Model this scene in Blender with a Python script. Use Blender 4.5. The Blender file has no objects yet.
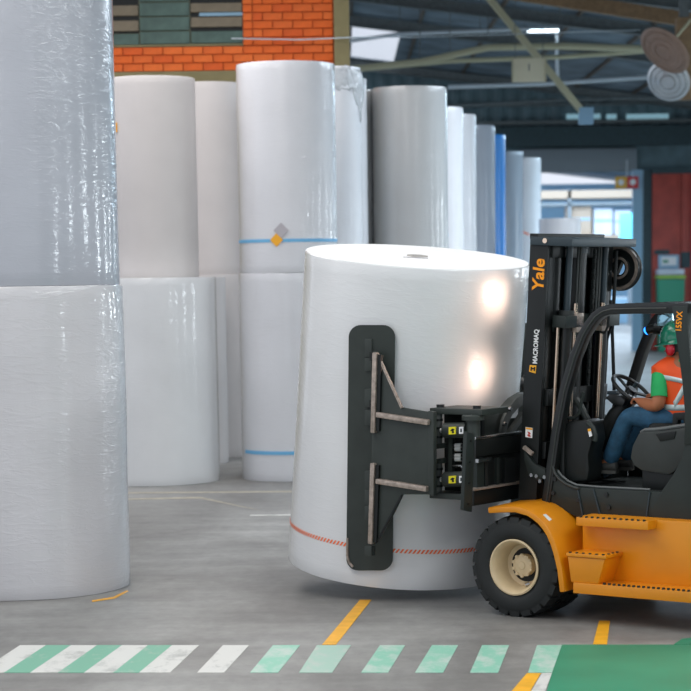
import bpy, bmesh, math, random
from mathutils import Vector, Matrix, Euler, noise
random.seed(7)
PI = math.pi
scene = bpy.context.scene
COL = scene.collection

# ------------------------------------------------------------------ camera
F = 2200.0; CAMH = 2.86; PITCH = math.radians(8); ROLL = math.radians(.8); YP = 275 + F*math.tan(PITCH)
FW = Vector((0, math.cos(PITCH), -math.sin(PITCH))); _u = Vector((0, math.sin(PITCH), math.cos(PITCH))); _r = Vector((1, 0, 0))
RT = _r*math.cos(ROLL) - _u*math.sin(ROLL); UP = _u*math.cos(ROLL) + _r*math.sin(ROLL)
CAM = Vector((0, 0, CAMH))
cd = bpy.data.cameras.new('camera'); cam = bpy.data.objects.new('camera', cd); COL.objects.link(cam)
cd.sensor_width = 36; cd.lens = F/691*36; cd.shift_y = (YP-345.5)/691; cd.clip_end = 400; cd.clip_start = .1
cam.matrix_world = Matrix(((RT.x, UP.x, -FW.x, CAM.x), (RT.y, UP.y, -FW.y, CAM.y), (RT.z, UP.z, -FW.z, CAM.z), (0, 0, 0, 1)))
cd.dof.use_dof = True; cd.dof.focus_distance = 18.8; cd.dof.aperture_fstop = 2.6
scene.camera = cam

# ------------------------------------------------------------------ world, lights, exposure
w = bpy.data.worlds.new('world'); scene.world = w; w.use_nodes = True
bg = w.node_tree.nodes['Background']; bg.inputs[0].default_value = (.74, .79, .89, 1); bg.inputs[1].default_value = 1.0
scene.view_settings.view_transform = 'Standard'; scene.view_settings.look = 'None'
scene.view_settings.gamma = 1; scene.view_settings.use_curve_mapping = False; scene.view_settings.exposure = 0.18
def area(name, loc, size, energy, color, rot=(0, 0, 0)):
    l = bpy.data.lights.new(name, 'AREA'); l.shape = 'RECTANGLE'; l.size, l.size_y = size; l.energy = energy; l.color = color
    o = bpy.data.objects.new(name, l); COL.objects.link(o); o.location = loc; o.rotation_euler = rot; return o
# overhead area lights: rooflights over the front aisle, added cool light further back
area('overhead_light', (-3.5, 14.5, 9.0), (4, 16), 800, (1, .97, .93))
area('overhead_light', (7.5, 15, 8.4), (3, 18), 1100, (.95, .98, 1))
area('overhead_light', (-3.5, 30, 8.8), (6, 6), 480, (1, .95, .93))
area('overhead_light', (8, 36, 8.2), (4, 8), 1000, (.78, .89, 1))  # added light to brighten the receding rolls, no such rooflight known
area('overhead_light', (12.5, 58, 7.6), (3, 18), 2000, (.6, .82, 1))  # added to lift the far wall and rear roof
area('overhead_light', (-8, 60, 9.5), (4, 18), 1500, (.6, .82, 1))  # added on the left to brighten the dark rear roof by bounce
# daylight at the windows of the right wall
WINY = (8, 15, 22, 29, 36, 43, 57, 71)
for wy_ in WINY: area('window_daylight', (17.6, wy_, 3.3), (2.9, 1.7), 200, (.86, .94, 1), (0, PI/2, 0))
# hall beyond the doorway
area('overhead_light', (9, 105, 8.4), (14, 34), 7000, (.72, .86, 1))

# ------------------------------------------------------------------ pixel helpers (give a direction; the plane gives the distance)
def ray(x, y): return FW + RT*((x-345.5)/F) - UP*((y-YP)/F)
def gnd(x, y, z=0.0):
    r = ray(x, y); return CAM + r*((z-CAMH)/r.z)
def aty(x, y, Y):
    r = ray(x, y); return CAM + r*(Y/r.y)

# ------------------------------------------------------------------ materials
def N(nt, t, **kw):
    n = nt.nodes.new(t)
    for k, v in kw.items(): setattr(n, k, v)
    return n
def mat(name, col, rough=.5, metal=0, coat=0, coat_r=.1, emit=None, es=1, var=0, vscale=8, bump=0, bscale=40, bstretch=(1, 1, 1), spec=.5, alpha=1, trans=0):
    m = bpy.data.materials.new(name); m.use_nodes = True; nt = m.node_tree; b = nt.nodes['Principled BSDF']
    c = (*col, 1)
    b.inputs['Base Color'].default_value = c; b.inputs['Roughness'].default_value = rough; b.inputs['Metallic'].default_value = metal
    b.inputs['Coat Weight'].default_value = coat; b.inputs['Coat Roughness'].default_value = coat_r
    b.inputs['Specular IOR Level'].default_value = spec; b.inputs['Transmission Weight'].default_value = trans
    if emit: b.inputs['Emission Color'].default_value = (*emit, 1); b.inputs['Emission Strength'].default_value = es
    tc = N(nt, 'ShaderNodeTexCoord')
    if var:
        ns = N(nt, 'ShaderNodeTexNoise'); ns.inputs['Scale'].default_value = vscale; ns.inputs['Detail'].default_value = 5
        nt.links.new(tc.outputs['Object'], ns.inputs['Vector'])
        mr = N(nt, 'ShaderNodeMapRange'); mr.inputs[1].default_value = .3; mr.inputs[2].default_value = .7
        mr.inputs[3].default_value = 1-var; mr.inputs[4].default_value = 1+var
        nt.links.new(ns.outputs['Fac'], mr.inputs[0])
        mx = N(nt, 'ShaderNodeVectorMath', operation='SCALE'); mx.inputs[0].default_value = col
        nt.links.new(mr.outputs[0], mx.inputs['Scale']); nt.links.new(mx.outputs[0], b.inputs['Base Color'])
    if bump:
        mp = N(nt, 'ShaderNodeMapping'); mp.inputs['Scale'].default_value = bstretch
        nt.links.new(tc.outputs['Object'], mp.inputs[0])
        n2 = N(nt, 'ShaderNodeTexNoise'); n2.inputs['Scale'].default_value = bscale; n2.inputs['Detail'].default_value = 4
        nt.links.new(mp.outputs[0], n2.inputs['Vector'])
        bp = N(nt, 'ShaderNodeBump'); bp.inputs['Strength'].default_value = bump; bp.inputs['Distance'].default_value = .02
        nt.links.new(n2.outputs['Fac'], bp.inputs['Height']); nt.links.new(bp.outputs[0], b.inputs['Normal'])
        if coat: nt.links.new(bp.outputs[0], b.inputs['Coat Normal'])
    return m
def film(name, col, wr=.3, rough=.45, coat=.7, coat_r=.12, dist=.008):
    """paper under clear film: fine diagonal wrinkles over faint vertical creases"""
    m = bpy.data.materials.new(name); m.use_nodes = True; nt = m.node_tree; b = nt.nodes['Principled BSDF']; L = nt.links.new
    tc = N(nt, 'ShaderNodeTexCoord')
    b.inputs['Roughness'].default_value = rough; b.inputs['Coat Weight'].default_value = coat; b.inputs['Coat Roughness'].default_value = coat_r
    ns = N(nt, 'ShaderNodeTexNoise'); ns.inputs['Scale'].default_value = 1.2; ns.inputs['Detail'].default_value = 3
    L(tc.outputs['Object'], ns.inputs['Vector'])
    mr = N(nt, 'ShaderNodeMapRange'); mr.inputs[1].default_value = .3; mr.inputs[2].default_value = .7; mr.inputs[3].default_value = .95; mr.inputs[4].default_value = 1.04
    L(ns.outputs['Fac'], mr.inputs[0])
    sc = N(nt, 'ShaderNodeVectorMath', operation='SCALE'); sc.inputs[0].default_value = col; L(mr.outputs[0], sc.inputs['Scale']); L(sc.outputs[0], b.inputs['Base Color'])
    hs = []
    for rot, st, s, k, ridge in (((0, .22, 0), (.8, .8, 3.2), 2.6, .55, 1), ((0, 0, 0), (3, 3, .25), 2.2, .8, 0), ((.3, -.35, 0), (1.0, 1.0, 4.5), 4.2, .4, 1)):
        mp = N(nt, 'ShaderNodeMapping'); mp.inputs['Scale'].default_value = st; mp.inputs['Rotation'].default_value = rot
        L(tc.outputs['Object'], mp.inputs[0])
        t = N(nt, 'ShaderNodeTexNoise'); t.inputs['Scale'].default_value = s; t.inputs['Detail'].default_value = 3; t.inputs['Distortion'].default_value = .9
        L(mp.outputs[0], t.inputs['Vector']); out = t.outputs['Fac']
        if ridge:      # thin raised creases where the noise crosses its middle
            q1 = N(nt, 'ShaderNodeMath', operation='SUBTRACT'); q1.inputs[1].default_value = .5; L(out, q1.inputs[0])
            q2 = N(nt, 'ShaderNodeMath', operation='ABSOLUTE'); L(q1.outputs[0], q2.inputs[0])
            q3 = N(nt, 'ShaderNodeMapRange'); q3.interpolation_type = 'SMOOTHSTEP'; q3.inputs[1].default_value = 0; q3.inputs[2].default_value = .07; q3.inputs[3].default_value = 1; q3.inputs[4].default_value = 0
            L(q2.outputs[0], q3.inputs[0]); out = q3.outputs[0]
        mm = N(nt, 'ShaderNodeMath', operation='MULTIPLY'); mm.inputs[1].default_value = k; L(out, mm.inputs[0]); hs.append(mm)
    a1 = N(nt, 'ShaderNodeMath', operation='ADD'); L(hs[0].outputs[0], a1.inputs[0]); L(hs[1].outputs[0], a1.inputs[1])
    a2 = N(nt, 'ShaderNodeMath', operation='ADD'); L(a1.outputs[0], a2.inputs[0]); L(hs[2].outputs[0], a2.inputs[1])
    bp = N(nt, 'ShaderNodeBump'); bp.inputs['Strength'].default_value = wr; bp.inputs['Distance'].default_value = dist
    L(a2.outputs[0], bp.inputs['Height']); L(bp.outputs[0], b.inputs['Coat Normal'])
    b2 = N(nt, 'ShaderNodeBump'); b2.inputs['Strength'].default_value = wr*.4; b2.inputs['Distance'].default_value = dist
    L(a2.outputs[0], b2.inputs['Height']); L(b2.outputs[0], b.inputs['Normal'])
    return m
M = {}
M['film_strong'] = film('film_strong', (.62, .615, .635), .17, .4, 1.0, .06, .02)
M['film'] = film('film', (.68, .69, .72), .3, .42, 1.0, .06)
M['film_shaded'] = film('film_shaded', (.42, .44, .49), .2, .4, 1.0, .05)  # darker, bluer film colour carries the shade on the upper left roll
M['film_soft'] = film('film_soft', (.77, .78, .79), .22, .4, 1.0, .08)
M['kraft'] = film('kraft', (.62, .59, .58), .15, .6, .25, .3)
M['film_white'] = film('film_white', (.82, .84, .88), .3, .4, .8, .12)
M['grey_roll'] = film('grey_roll', (.50, .51, .51), .2, .45, 1.0, .06)
M['dull_roll'] = film('dull_roll', (.30, .34, .40), .2, .5, .6, .15)
M['blue_roll'] = film('blue_roll', (.03, .30, .85), .2, .4, .8, .1)
M['bright_roll'] = film('bright_roll', (.9, .9, .93), .2, .4, .6, .2)
M['paper'] = mat('paper', (.9, .9, .9), .8)
M['core'] = mat('core', (.42, .40, .38), .8)
M['torn'] = mat('torn', (.82, .86, .9), .25, coat=.8, bump=1, bscale=14, trans=.35)
M['blue_tape'] = mat('blue_tape', (.16, .46, .74), .4)
M['orange_label'] = mat('orange_label', (.9, .42, .02), .5)
M['grey_mark'] = mat('grey_mark', (.45, .43, .46), .6)
M['orange_tape'] = mat('orange_tape', (.95, .20, .07), .5)
M['brick'] = [mat('brick_%d' % i, c, .75, var=.12, vscale=6, bump=.3, bscale=30) for i, c in enumerate(((.86, .15, .02), (.80, .125, .018), (.90, .18, .03), (.84, .155, .025)))]
M['mortar'] = mat('mortar', (.50, .12, .04), .9)
M['green_block'] = mat('green_block', (.075, .135, .115), .6, var=.25, vscale=5)
M['green_mortar'] = mat('green_mortar', (.16, .17, .12), .9)
M['louvre'] = mat('louvre', (.24, .20, .14), .6, var=.1)
M['olive'] = mat('olive', (.27, .23, .11), .7, var=.12, vscale=3)
M['sky_glass'] = mat('sky_glass', (.5, .75, .9), .1, trans=.9)
M['teal_wall'] = mat('teal_wall', (.10, .165, .19), .6, var=.2, vscale=2)
M['teal_dark'] = mat('teal_dark', (.03, .06, .07), .6, var=.2)
M['roof'] = mat('roof', (.16, .21, .25), .6, var=.35, vscale=.8)
M['rafter'] = mat('rafter', (.13, .155, .16), .5, var=.2)
M['purlin'] = mat('purlin', (.10, .08, .06), .6, var=.2)
M['wood_beam'] = mat('wood_beam', (.26, .17, .09), .7, var=.2)
M['pipe_cream'] = mat('pipe_cream', (.56, .55, .37), .5)
M['pipe_white'] = mat('pipe_white', (.62, .70, .75), .4)
M['cream_board'] = mat('cream_board', (.80, .78, .58), .6)
M['lamp_brown'] = mat('lamp_brown', (.30, .21, .16), .5, var=.1)
M['lamp_silver'] = mat('lamp_silver', (.62, .66, .68), .3, metal=.6)
M['tube_on'] = mat('tube_on', (1, 1, 1), .5, emit=(.8, .93, 1), es=5)
M['shutter'] = mat('shutter', (.20, .24, .27), .5)
M['red_panel'] = mat('red_panel', (.42, .06, .04), .55, var=.2, vscale=2)
M['red_bright'] = mat('red_bright', (.5, .01, .02), .5)
M['far_blue'] = mat('far_blue', (.30, .50, .66), .6)
M['far_white'] = mat('far_white', (.62, .68, .78), .6, var=.15, vscale=1)
M['far_tan'] = mat('far_tan', (.45, .36, .28), .7)
M['green_bin'] = mat('green_bin', (.02, .28, .16), .5)
M['lime'] = mat('lime', (.35, .62, .10), .5)
M['sign_yellow'] = mat('sign_yellow', (.75, .42, .02), .5)
M['sign_red'] = mat('sign_red', (.62, .03, .03), .5)
M['white'] = mat('white', (.85, .86, .87), .5)
M['cyan_panel'] = mat('cyan_panel', (.1, .7, .95), .4, emit=(.15, .7, 1), es=1.2)
M['yellow'] = mat('yellow', (.74, .265, .003), .40, coat=.15, coat_r=.25, var=.05, vscale=3)
M['black'] = mat('black', (.008, .010, .010), .42, spec=.35, var=.2, vscale=4)
M['black_gloss'] = mat('black_gloss', (.010, .012, .012), .32)
M['charcoal'] = mat('charcoal', (.020, .027, .025), .45, spec=.35, var=.12, vscale=5)
M['charcoal2'] = mat('charcoal2', (.030, .036, .035), .55, var=.1, vscale=10, bump=.15, bscale=300)
M['clamp_grey'] = mat('clamp_grey', (.034, .042, .038), .5, var=.12, vscale=6, spec=.4)
M['seal_grey'] = mat('seal_grey', (.13, .14, .14), .5)
M['zinc'] = mat('zinc', (.62, .64, .64), .35, metal=.3)
M['bracket_grey'] = mat('bracket_grey', (.085, .095, .09), .5, var=.15)
M['hole_shade'] = mat('hole_shade', (.008, .01, .01), .7)  # near-black colour standing for the shade inside gaps and openings
M['floorplate'] = mat('floorplate', (.035, .04, .04), .85, spec=.1, bump=.4, bscale=120)
M['worn'] = mat('worn', (.40, .33, .28), .4, metal=.5, var=.3, vscale=25)
M['steel'] = mat('steel', (.55, .56, .56), .25, metal=1)
M['chrome_warm'] = mat('chrome_warm', (.85, .66, .5), .2, metal=1)
M['rubber'] = mat('rubber', (.010, .0125, .0125), .65, var=.15, vscale=12)
M['rim'] = mat('rim', (.66, .52, .32), .45, var=.08, vscale=8)
M['teal_steel'] = mat('teal_steel', (.022, .038, .048), .4)
M['orange_text'] = mat('orange_text', (1, .34, .0), .5)
M['white_text'] = mat('white_text', (.8, .8, .8), .5)
M['sticker_yellow'] = mat('sticker_yellow', (.85, .75, .02), .5)
M['sticker_red'] = mat('sticker_red', (.5, .05, .03), .5)
M['blue_hose_glow'] = mat('blue_hose_glow', (.01, .02, .75), .4, emit=(.0, .02, .8), es=.5)  # glow added to the hose colour, though the hose is no lamp
M['mirror'] = mat('mirror', (.35, .62, .75), .12, metal=.7)
M['blue_lamp'] = mat('blue_lamp', (.02, .15, 1), .3, emit=(.02, .25, 1), es=3)
M['headlamp'] = mat('headlamp', (1, .95, .9), .3, emit=(1, .85, .75), es=10)
M['skin'] = mat('skin', (.46, .165, .075), .55)
M['hair'] = mat('hair', (.015, .012, .01), .7)
M['jeans'] = mat('jeans', (.020, .085, .16), .8, var=.3, vscale=14, bump=.3, bscale=30)
M['tee'] = mat('tee', (.02, .42, .12), .8, bump=.2, bscale=25)
M['helmet'] = mat('helmet', (.01, .24, .14), .25, coat=.6)
M['muff'] = mat('muff', (.62, .01, .03), .3, coat=.4)
M['shoe'] = mat('shoe', (.05, .052, .048), .6)
M['sole'] = mat('sole', (.09, .09, .08), .7)
M['sock'] = mat('sock', (.4, .55, .65), .8)
M['yellow_line'] = mat('yellow_line', (.85, .42, .02), .5, var=.12, vscale=6)
M['walk_green'] = mat('walk_green', (.035, .27, .155), .4, var=.12, vscale=1.3)
M['faint_line'] = mat('faint_line', (.42, .38, .30), .6, var=.2)

def paint(name, col, worn_col, amt):
    m = bpy.data.materials.new(name); m.use_nodes = True; nt = m.node_tree; b = nt.nodes['Principled BSDF']; L = nt.links.new
    tc = N(nt, 'ShaderNodeTexCoord'); mp = N(nt, 'ShaderNodeMapping'); mp.inputs['Scale'].default_value = (1, .5, 1); L(tc.outputs['Object'], mp.inputs[0])
    ns = N(nt, 'ShaderNodeTexNoise'); ns.inputs['Scale'].default_value = 5; ns.inputs['Detail'].default_value = 8; ns.inputs['Roughness'].default_value = .7
    L(mp.outputs[0], ns.inputs['Vector'])
    r = N(nt, 'ShaderNodeValToRGB'); e = r.color_ramp.elements
    e[0].position = amt; e[0].color = (*worn_col, 1); e[1].position = amt+.16; e[1].color = (*col, 1)
    L(ns.outputs['Fac'], r.inputs[0]); L(r.outputs[0], b.inputs['Base Color']); b.inputs['Roughness'].default_value = .45
    return m
M['p_white'] = paint('p_white', (.68, .68, .65), (.42, .43, .41), .34)
M['p_green'] = paint('p_green', (.17, .44, .31), (.36, .48, .40), .3)
M['p_mint'] = paint('p_mint', (.26, .58, .44), (.50, .62, .55), .40)
M['p_mint2'] = paint('p_mint2', (.36, .55, .46), (.5, .55, .5), .36)

def floor_mat():
    m = bpy.data.materials.new('concrete_floor'); m.use_nodes = True; nt = m.node_tree; b = nt.nodes['Principled BSDF']; L = nt.links.new
    tc = N(nt, 'ShaderNodeTexCoord')
    def ns(scale, st, det, rg=.55, dis=0):
        mp = N(nt, 'ShaderNodeMapping'); mp.inputs['Scale'].default_value = st; L(tc.outputs['Object'], mp.inputs[0])
        t = N(nt, 'ShaderNodeTexNoise'); t.inputs['Scale'].default_value = scale; t.inputs['Detail'].default_value = det; t.inputs['Roughness'].default_value = rg; t.inputs['Distortion'].default_value = dis
        L(mp.outputs[0], t.inputs['Vector']); return t
    n1 = ns(.5, (1, .55, 1), 6, .6, .4); n2 = ns(7, (1, .6, 1), 8, .7); n3 = ns(1.3, (.35, 1.5, 1), 5, .6)
    r = N(nt, 'ShaderNodeValToRGB'); e = r.color_ramp.elements
    e[0].position = .33; e[0].color = (.158, .152, .144, 1); e[1].position = .68; e[1].color = (.34, .34, .33, 1)
    L(n1.outputs['Fac'], r.inputs[0])
    r3 = N(nt, 'ShaderNodeMapRange'); r3.inputs[1].default_value = .35; r3.inputs[2].default_value = .65; r3.inputs[3].default_value = .86; r3.inputs[4].default_value = 1.14
    L(n3.outputs['Fac'], r3.inputs[0])
    r2 = N(nt, 'ShaderNodeMapRange'); r2.inputs[1].default_value = .3; r2.inputs[2].default_value = .7; r2.inputs[3].default_value = .85; r2.inputs[4].default_value = 1.15
    L(n2.outputs['Fac'], r2.inputs[0])
    mm = N(nt, 'ShaderNodeMath', operation='MULTIPLY'); L(r2.outputs[0], mm.inputs[0]); L(r3.outputs[0], mm.inputs[1])
    sc = N(nt, 'ShaderNodeVectorMath', operation='SCALE'); L(r.outputs[0], sc.inputs[0]); L(mm.outputs[0], sc.inputs['Scale']); L(sc.outputs[0], b.inputs['Base Color'])
    rr = N(nt, 'ShaderNodeMapRange'); rr.inputs[3].default_value = .38; rr.inputs[4].default_value = .6; L(n1.outputs['Fac'], rr.inputs[0]); L(rr.outputs[0], b.inputs['Roughness'])
    bp = N(nt, 'ShaderNodeBump'); bp.inputs['Strength'].default_value = .12; bp.inputs['Distance'].default_value = .01
    L(n2.outputs['Fac'], bp.inputs['Height']); L(bp.outputs[0], b.inputs['Normal'])
    return m
M['floor'] = floor_mat()

# ------------------------------------------------------------------ mesh helpers
class B:
    def __init__(s): s.bm = bmesh.new()
    def box(s, c, d, rot=None):
        m = Matrix.Translation(c) @ (rot.to_4x4() if rot else Matrix()) @ Matrix.Diagonal((*d, 1))
        bmesh.ops.create_cube(s.bm, size=1, matrix=m); return s
    def bb(s, x0, x1, y0, y1, z0, z1):
        return s.box(((x0+x1)/2, (y0+y1)/2, (z0+z1)/2), (abs(x1-x0), abs(y1-y0), abs(z1-z0)))
    def bar(s, p, q, wd, ht, up=(0, 0, 1)):
        p, q = Vector(p), Vector(q); d = (q-p).normalized(); sd = d.cross(Vector(up)).normalized(); u = sd.cross(d)
        vs = [s.bm.verts.new(e + sd*a*wd/2 + u*b*ht/2) for e in (p, q) for a, b in ((-1, -1), (1, -1), (1, 1), (-1, 1))]
        for f in ((0, 3, 2, 1), (4, 5, 6, 7), (0, 1, 5, 4), (1, 2, 6, 5), (2, 3, 7, 6), (3, 0, 4, 7)): s.bm.faces.new([vs[i] for i in f])
        return s
    def cyl(s, p, q, r, seg=20, r2=None):
        return s.tube([p, q], [r, r if r2 is None else r2], seg)
    def tube(s, pts, r, seg=12, closed=False):
        pts = [Vector(p) for p in pts]; n = len(pts)
        rs = r if isinstance(r, (list, tuple)) else [r]*n
        ref = None; rings = []
        for i, p in enumerate(pts):
            a = pts[(i-1) % n] if (i > 0 or closed) else p
            c = pts[(i+1) % n] if (i < n-1 or closed) else p
            d = (c-a).normalized()
            if ref is None:
                ref = Vector((0, 0, 1)) if abs(d.z) < .9 else Vector((1, 0, 0))
            sx = d.cross(ref).normalized(); sy = sx.cross(d).normalized(); ref = sy
            rings.append([s.bm.verts.new(p + (sx*math.cos(t)+sy*math.sin(t))*rs[i]) for t in [2*PI*k/seg for k in range(seg)]])
        m = n if closed else n-1
        for i in range(m):
            A, C = rings[i], rings[(i+1) % n]
            for k in range(seg): s.bm.faces.new((A[k], C[k], C[(k+1) % seg], A[(k+1) % seg]))
        if not closed:
            s.bm.faces.new(rings[0]); s.bm.faces.new(rings[-1][::-1])
        return s
    def lathe(s, prof, seg=64, mtx=None, a0=0, a1=2*PI):
        """prof: (radius, height) pairs round local z"""
        mtx = mtx or Matrix(); full = abs(a1-a0-2*PI) < 1e-6
        cols = []
        for k in range(seg if full else seg+1):
            t = a0+(a1-a0)*k/seg
            cols.append([s.bm.verts.new(mtx @ Vector((r*math.cos(t), r*math.sin(t), z))) for r, z in prof])
        for k in range(seg):
            A, C = cols[k], cols[(k+1) % len(cols)]
            for i in range(len(prof)-1):
                if prof[i][0] < 1e-6 and prof[i+1][0] < 1e-6: continue
                try: s.bm.faces.new((A[i], C[i], C[i+1], A[i+1]))
                except ValueError: pass
        bmesh.ops.remove_doubles(s.bm, verts=s.bm.verts, dist=1e-6)
        return s
    def prism(s, pts, off):
        """polygon of 3D points swept by vector off"""
        off = Vector(off); a = [s.bm.verts.new(Vector(p)) for p in pts]; b = [s.bm.verts.new(Vector(p)+off) for p in pts]
        n = len(pts)
        s.bm.faces.new(a); s.bm.faces.new(b[::-1])
        for i in range(n): s.bm.faces.new((a[i], b[i], b[(i+1) % n], a[(i+1) % n]))
        return s
    def loft(s, rings, cap=True):
        R = [[s.bm.verts.new(Vector(p)) for p in r] for r in rings]; n = len(R[0])
        for i in range(len(R)-1):
            for k in range(n): s.bm.faces.new((R[i][k], R[i][(k+1) % n], R[i+1][(k+1) % n], R[i+1][k]))
        if cap: s.bm.faces.new(R[0][::-1]); s.bm.faces.new(R[-1])
        return s
    def obj(s, name, m, parent=None, bevel=0, seg=2, smooth=35, loc=None, rot=None):
        bmesh.ops.recalc_face_normals(s.bm, faces=s.bm.faces)
        if bevel:
            ed = [e for e in s.bm.edges if len(e.link_faces) == 2 and e.calc_face_angle(0) > .5]
            bmesh.ops.bevel(s.bm, geom=ed, offset=bevel, segments=seg, profile=.6, affect='EDGES', clamp_overlap=True)
        me = bpy.data.meshes.new(name); s.bm.to_mesh(me); s.bm.free()
        return link(name, me, m, parent, smooth, loc, rot)
def link(name, me, m, parent=None, smooth=35, loc=None, rot=None):
    if m is not None:
        me.materials.clear(); me.materials.append(m if not isinstance(m, str) else M[m])
    if smooth:
        for p in me.polygons: p.use_smooth = True
        me.set_sharp_from_angle(angle=math.radians(smooth))
    o = bpy.data.objects.new(name, me); COL.objects.link(o)
    if parent: o.parent = parent
    if loc is not None: o.location = loc
    if rot is not None: o.rotation_euler = rot
    return o
def tag(o, label, cat, group=None):
    o['label'] = label; o['category'] = cat
    if group: o['group'] = group
    return o
def struct(o): o['kind'] = 'structure'; return o
def empty(name, loc, rz=0):
    o = bpy.data.objects.new(name, None); COL.objects.link(o); o.location = loc; o.rotation_euler = (0, 0, rz); o.empty_display_size = .3; return o
def piece(name, me, parent, loc=(0, 0, 0), rot=(0, 0, 0), scale=(1, 1, 1)):
    o = bpy.data.objects.new(name, me); COL.objects.link(o); o.parent = parent; o.location = loc; o.rotation_euler = rot; o.scale = scale; return o
def text(name, s, size, m, parent, mtx, bold=.0, ext=.001, xs=1.0, shear=0):
    c = bpy.data.curves.new(name, 'FONT'); c.body = s; c.size = size; c.extrude = ext; c.offset = bold; c.align_x = 'LEFT'; c.resolution_u = 3; c.shear = shear
    t = bpy.data.objects.new(name+'_tmp', c); COL.objects.link(t)
    dg = bpy.context.evaluated_depsgraph_get(); me = bpy.data.meshes.new_from_object(t.evaluated_get(dg))
    bpy.data.objects.remove(t)
    me.transform(mtx @ Matrix.Diagonal((xs, 1, 1, 1)))
    return link(name, me, m, parent, 0)

# ------------------------------------------------------------------ setting: floor and painted marks
fl = struct(B().bb(-20, 20, -6, 136, -.2, 0).obj('floor', M['floor'], smooth=0))
def patch(name, px, m, z=.003):
    c = [gnd(x, y) for x, y in px]
    b = B(); b.prism([(p.x, p.y, 0.0005) for p in c], (0, 0, z))
    return b.obj(name, M[m], fl, smooth=0)
YT, YB = 645.5, 673
def st(x0, x1, b0, b1, m, yt=YT, yb=YB): patch('painted_stripe', [(x0, yt), (x1, yt), (b1, yb), (b0, yb)], m)
tops = [20, 46, 71, 97, 122, 148, 172, 199]; bots = [-22, 4, 30, 58, 84, 113, 139, 170]
for i in range(7): st(tops[i], tops[i+1], bots[i], bots[i+1], 'p_white' if i % 2 == 0 else 'p_green')
st(223, 249, 197, 224, 'p_white')
st(273, 300, 250, 278, 'p_mint'); st(317, 351, 299, 332, 'p_mint2'); st(380, 405, 361, 388, 'p_mint'); st(432, 458, 415, 443, 'p_mint'); st(482, 509, 470, 498, 'p_mint')
st(537, 562, 528, 552, 'p_mint')
patch('painted_zone', [(562, 645), (1150, 645), (1250, 760), (520, 760), (540, 715), (552, 673)], 'walk_green')
patch('painted_zone', [(682, 639), (1100, 600), (1150, 644.6), (674, 644.6)], 'walk_green')
patch('painted_line', [(322, 645), (336, 645), (371.5, 600), (360, 600)], 'yellow_line')
patch('painted_line', [(593, 644.5), (607, 644.5), (610, 621), (599, 621)], 'yellow_line')
patch('painted_line', [(500, 705), (522, 705), (541, 673.5), (527, 673.5)], 'yellow_line')
patch('painted_line', [(523, 705), (540, 705), (552, 673.5), (542, 673.5)], 'p_white')
patch('painted_line', [(92, 600.6), (113, 597.2), (127, 590.5), (128.5, 591.5), (115, 598.6), (92, 602)], 'yellow_line')
patch('painted_line', [(120, 492.6), (300, 491), (300, 492.2), (120, 493.6)], 'faint_line')
patch('painted_line', [(120, 499), (200, 497), (260, 510.5), (200, 498.5), (120, 500)], 'faint_line')
patch('painted_line', [(250, 515), (292, 514.5), (292, 515.6), (250, 516)], 'p_white')

# ------------------------------------------------------------------ setting: brick wall on the left
WY = 37.0
def wp(x, y): return aty(x, y, WY)
def wx(x): return wp(x, 40).x
ZB = wp(112, 72.5).z; ZT = 8.2; XL = -16.0; XC = wp(334, 40).x; XE = wp(349.5, 40).x
WROT = 0
wall = B().bb(XL, XC, WY, WY+.25, 0, ZT).obj('wall_left', M['mortar'], smooth=0); struct(wall)
# plastered lower wall and beam, olive column
B().bb(XL, XC, WY-.05, WY, 0, ZB).obj('plaster_band', M['olive'], wall, smooth=0)
B().bb(XC, XE, WY-.12, WY+.35, 0, 10.2).obj('wall_column', M['olive'], wall, bevel=.015)
bl, bh, jt = .315, .118, .014
bx = B().box((0, 0, 0), (bl, .05, bh)); bmesh.ops.bevel(bx.bm, geom=list(bx.bm.edges), offset=.006, segments=1, affect='EDGES')
bme = []
for i in range(4):
    me = bpy.data.meshes.new('brick'); bx.bm.to_mesh(me); me.materials.append(M['brick'][i]); bme.append(me)
bhf = B().box((0, 0, 0), (bl/2-jt/2, .05, bh)); bmesh.ops.bevel(bhf.bm, geom=list(bhf.bm.edges), offset=.006, segments=1, affect='EDGES')
hme = []
for i in range(4):
    me = bpy.data.meshes.new('brick'); bhf.bm.to_mesh(me); me.materials.append(M['brick'][i]); hme.append(me)
px_ = bl+jt; rows = 11; XP = wx(244); XW = wx(100)
for r in range(rows):
    z = ZB + (r+.5)*(bh+jt)
    xr = XC - .02
    lim = XW if r < 3 else XP
    first = True
    while xr > lim+.05:
        half = first and r % 2 == 0
        ln = bl/2-jt/2 if half else bl
        if not half and xr-ln < lim and r >= 3:
            if xr-(bl/2) < lim-.02: break
            half = True; ln = bl/2-jt/2
        k = random.choices(range(4), (5, 2, 3, 3))[0]
        piece('brick', (hme if half else bme)[k], wall, (xr-ln/2, WY-.02+random.uniform(-.003, .003), z))
        xr -= ln+jt; first = False
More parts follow.
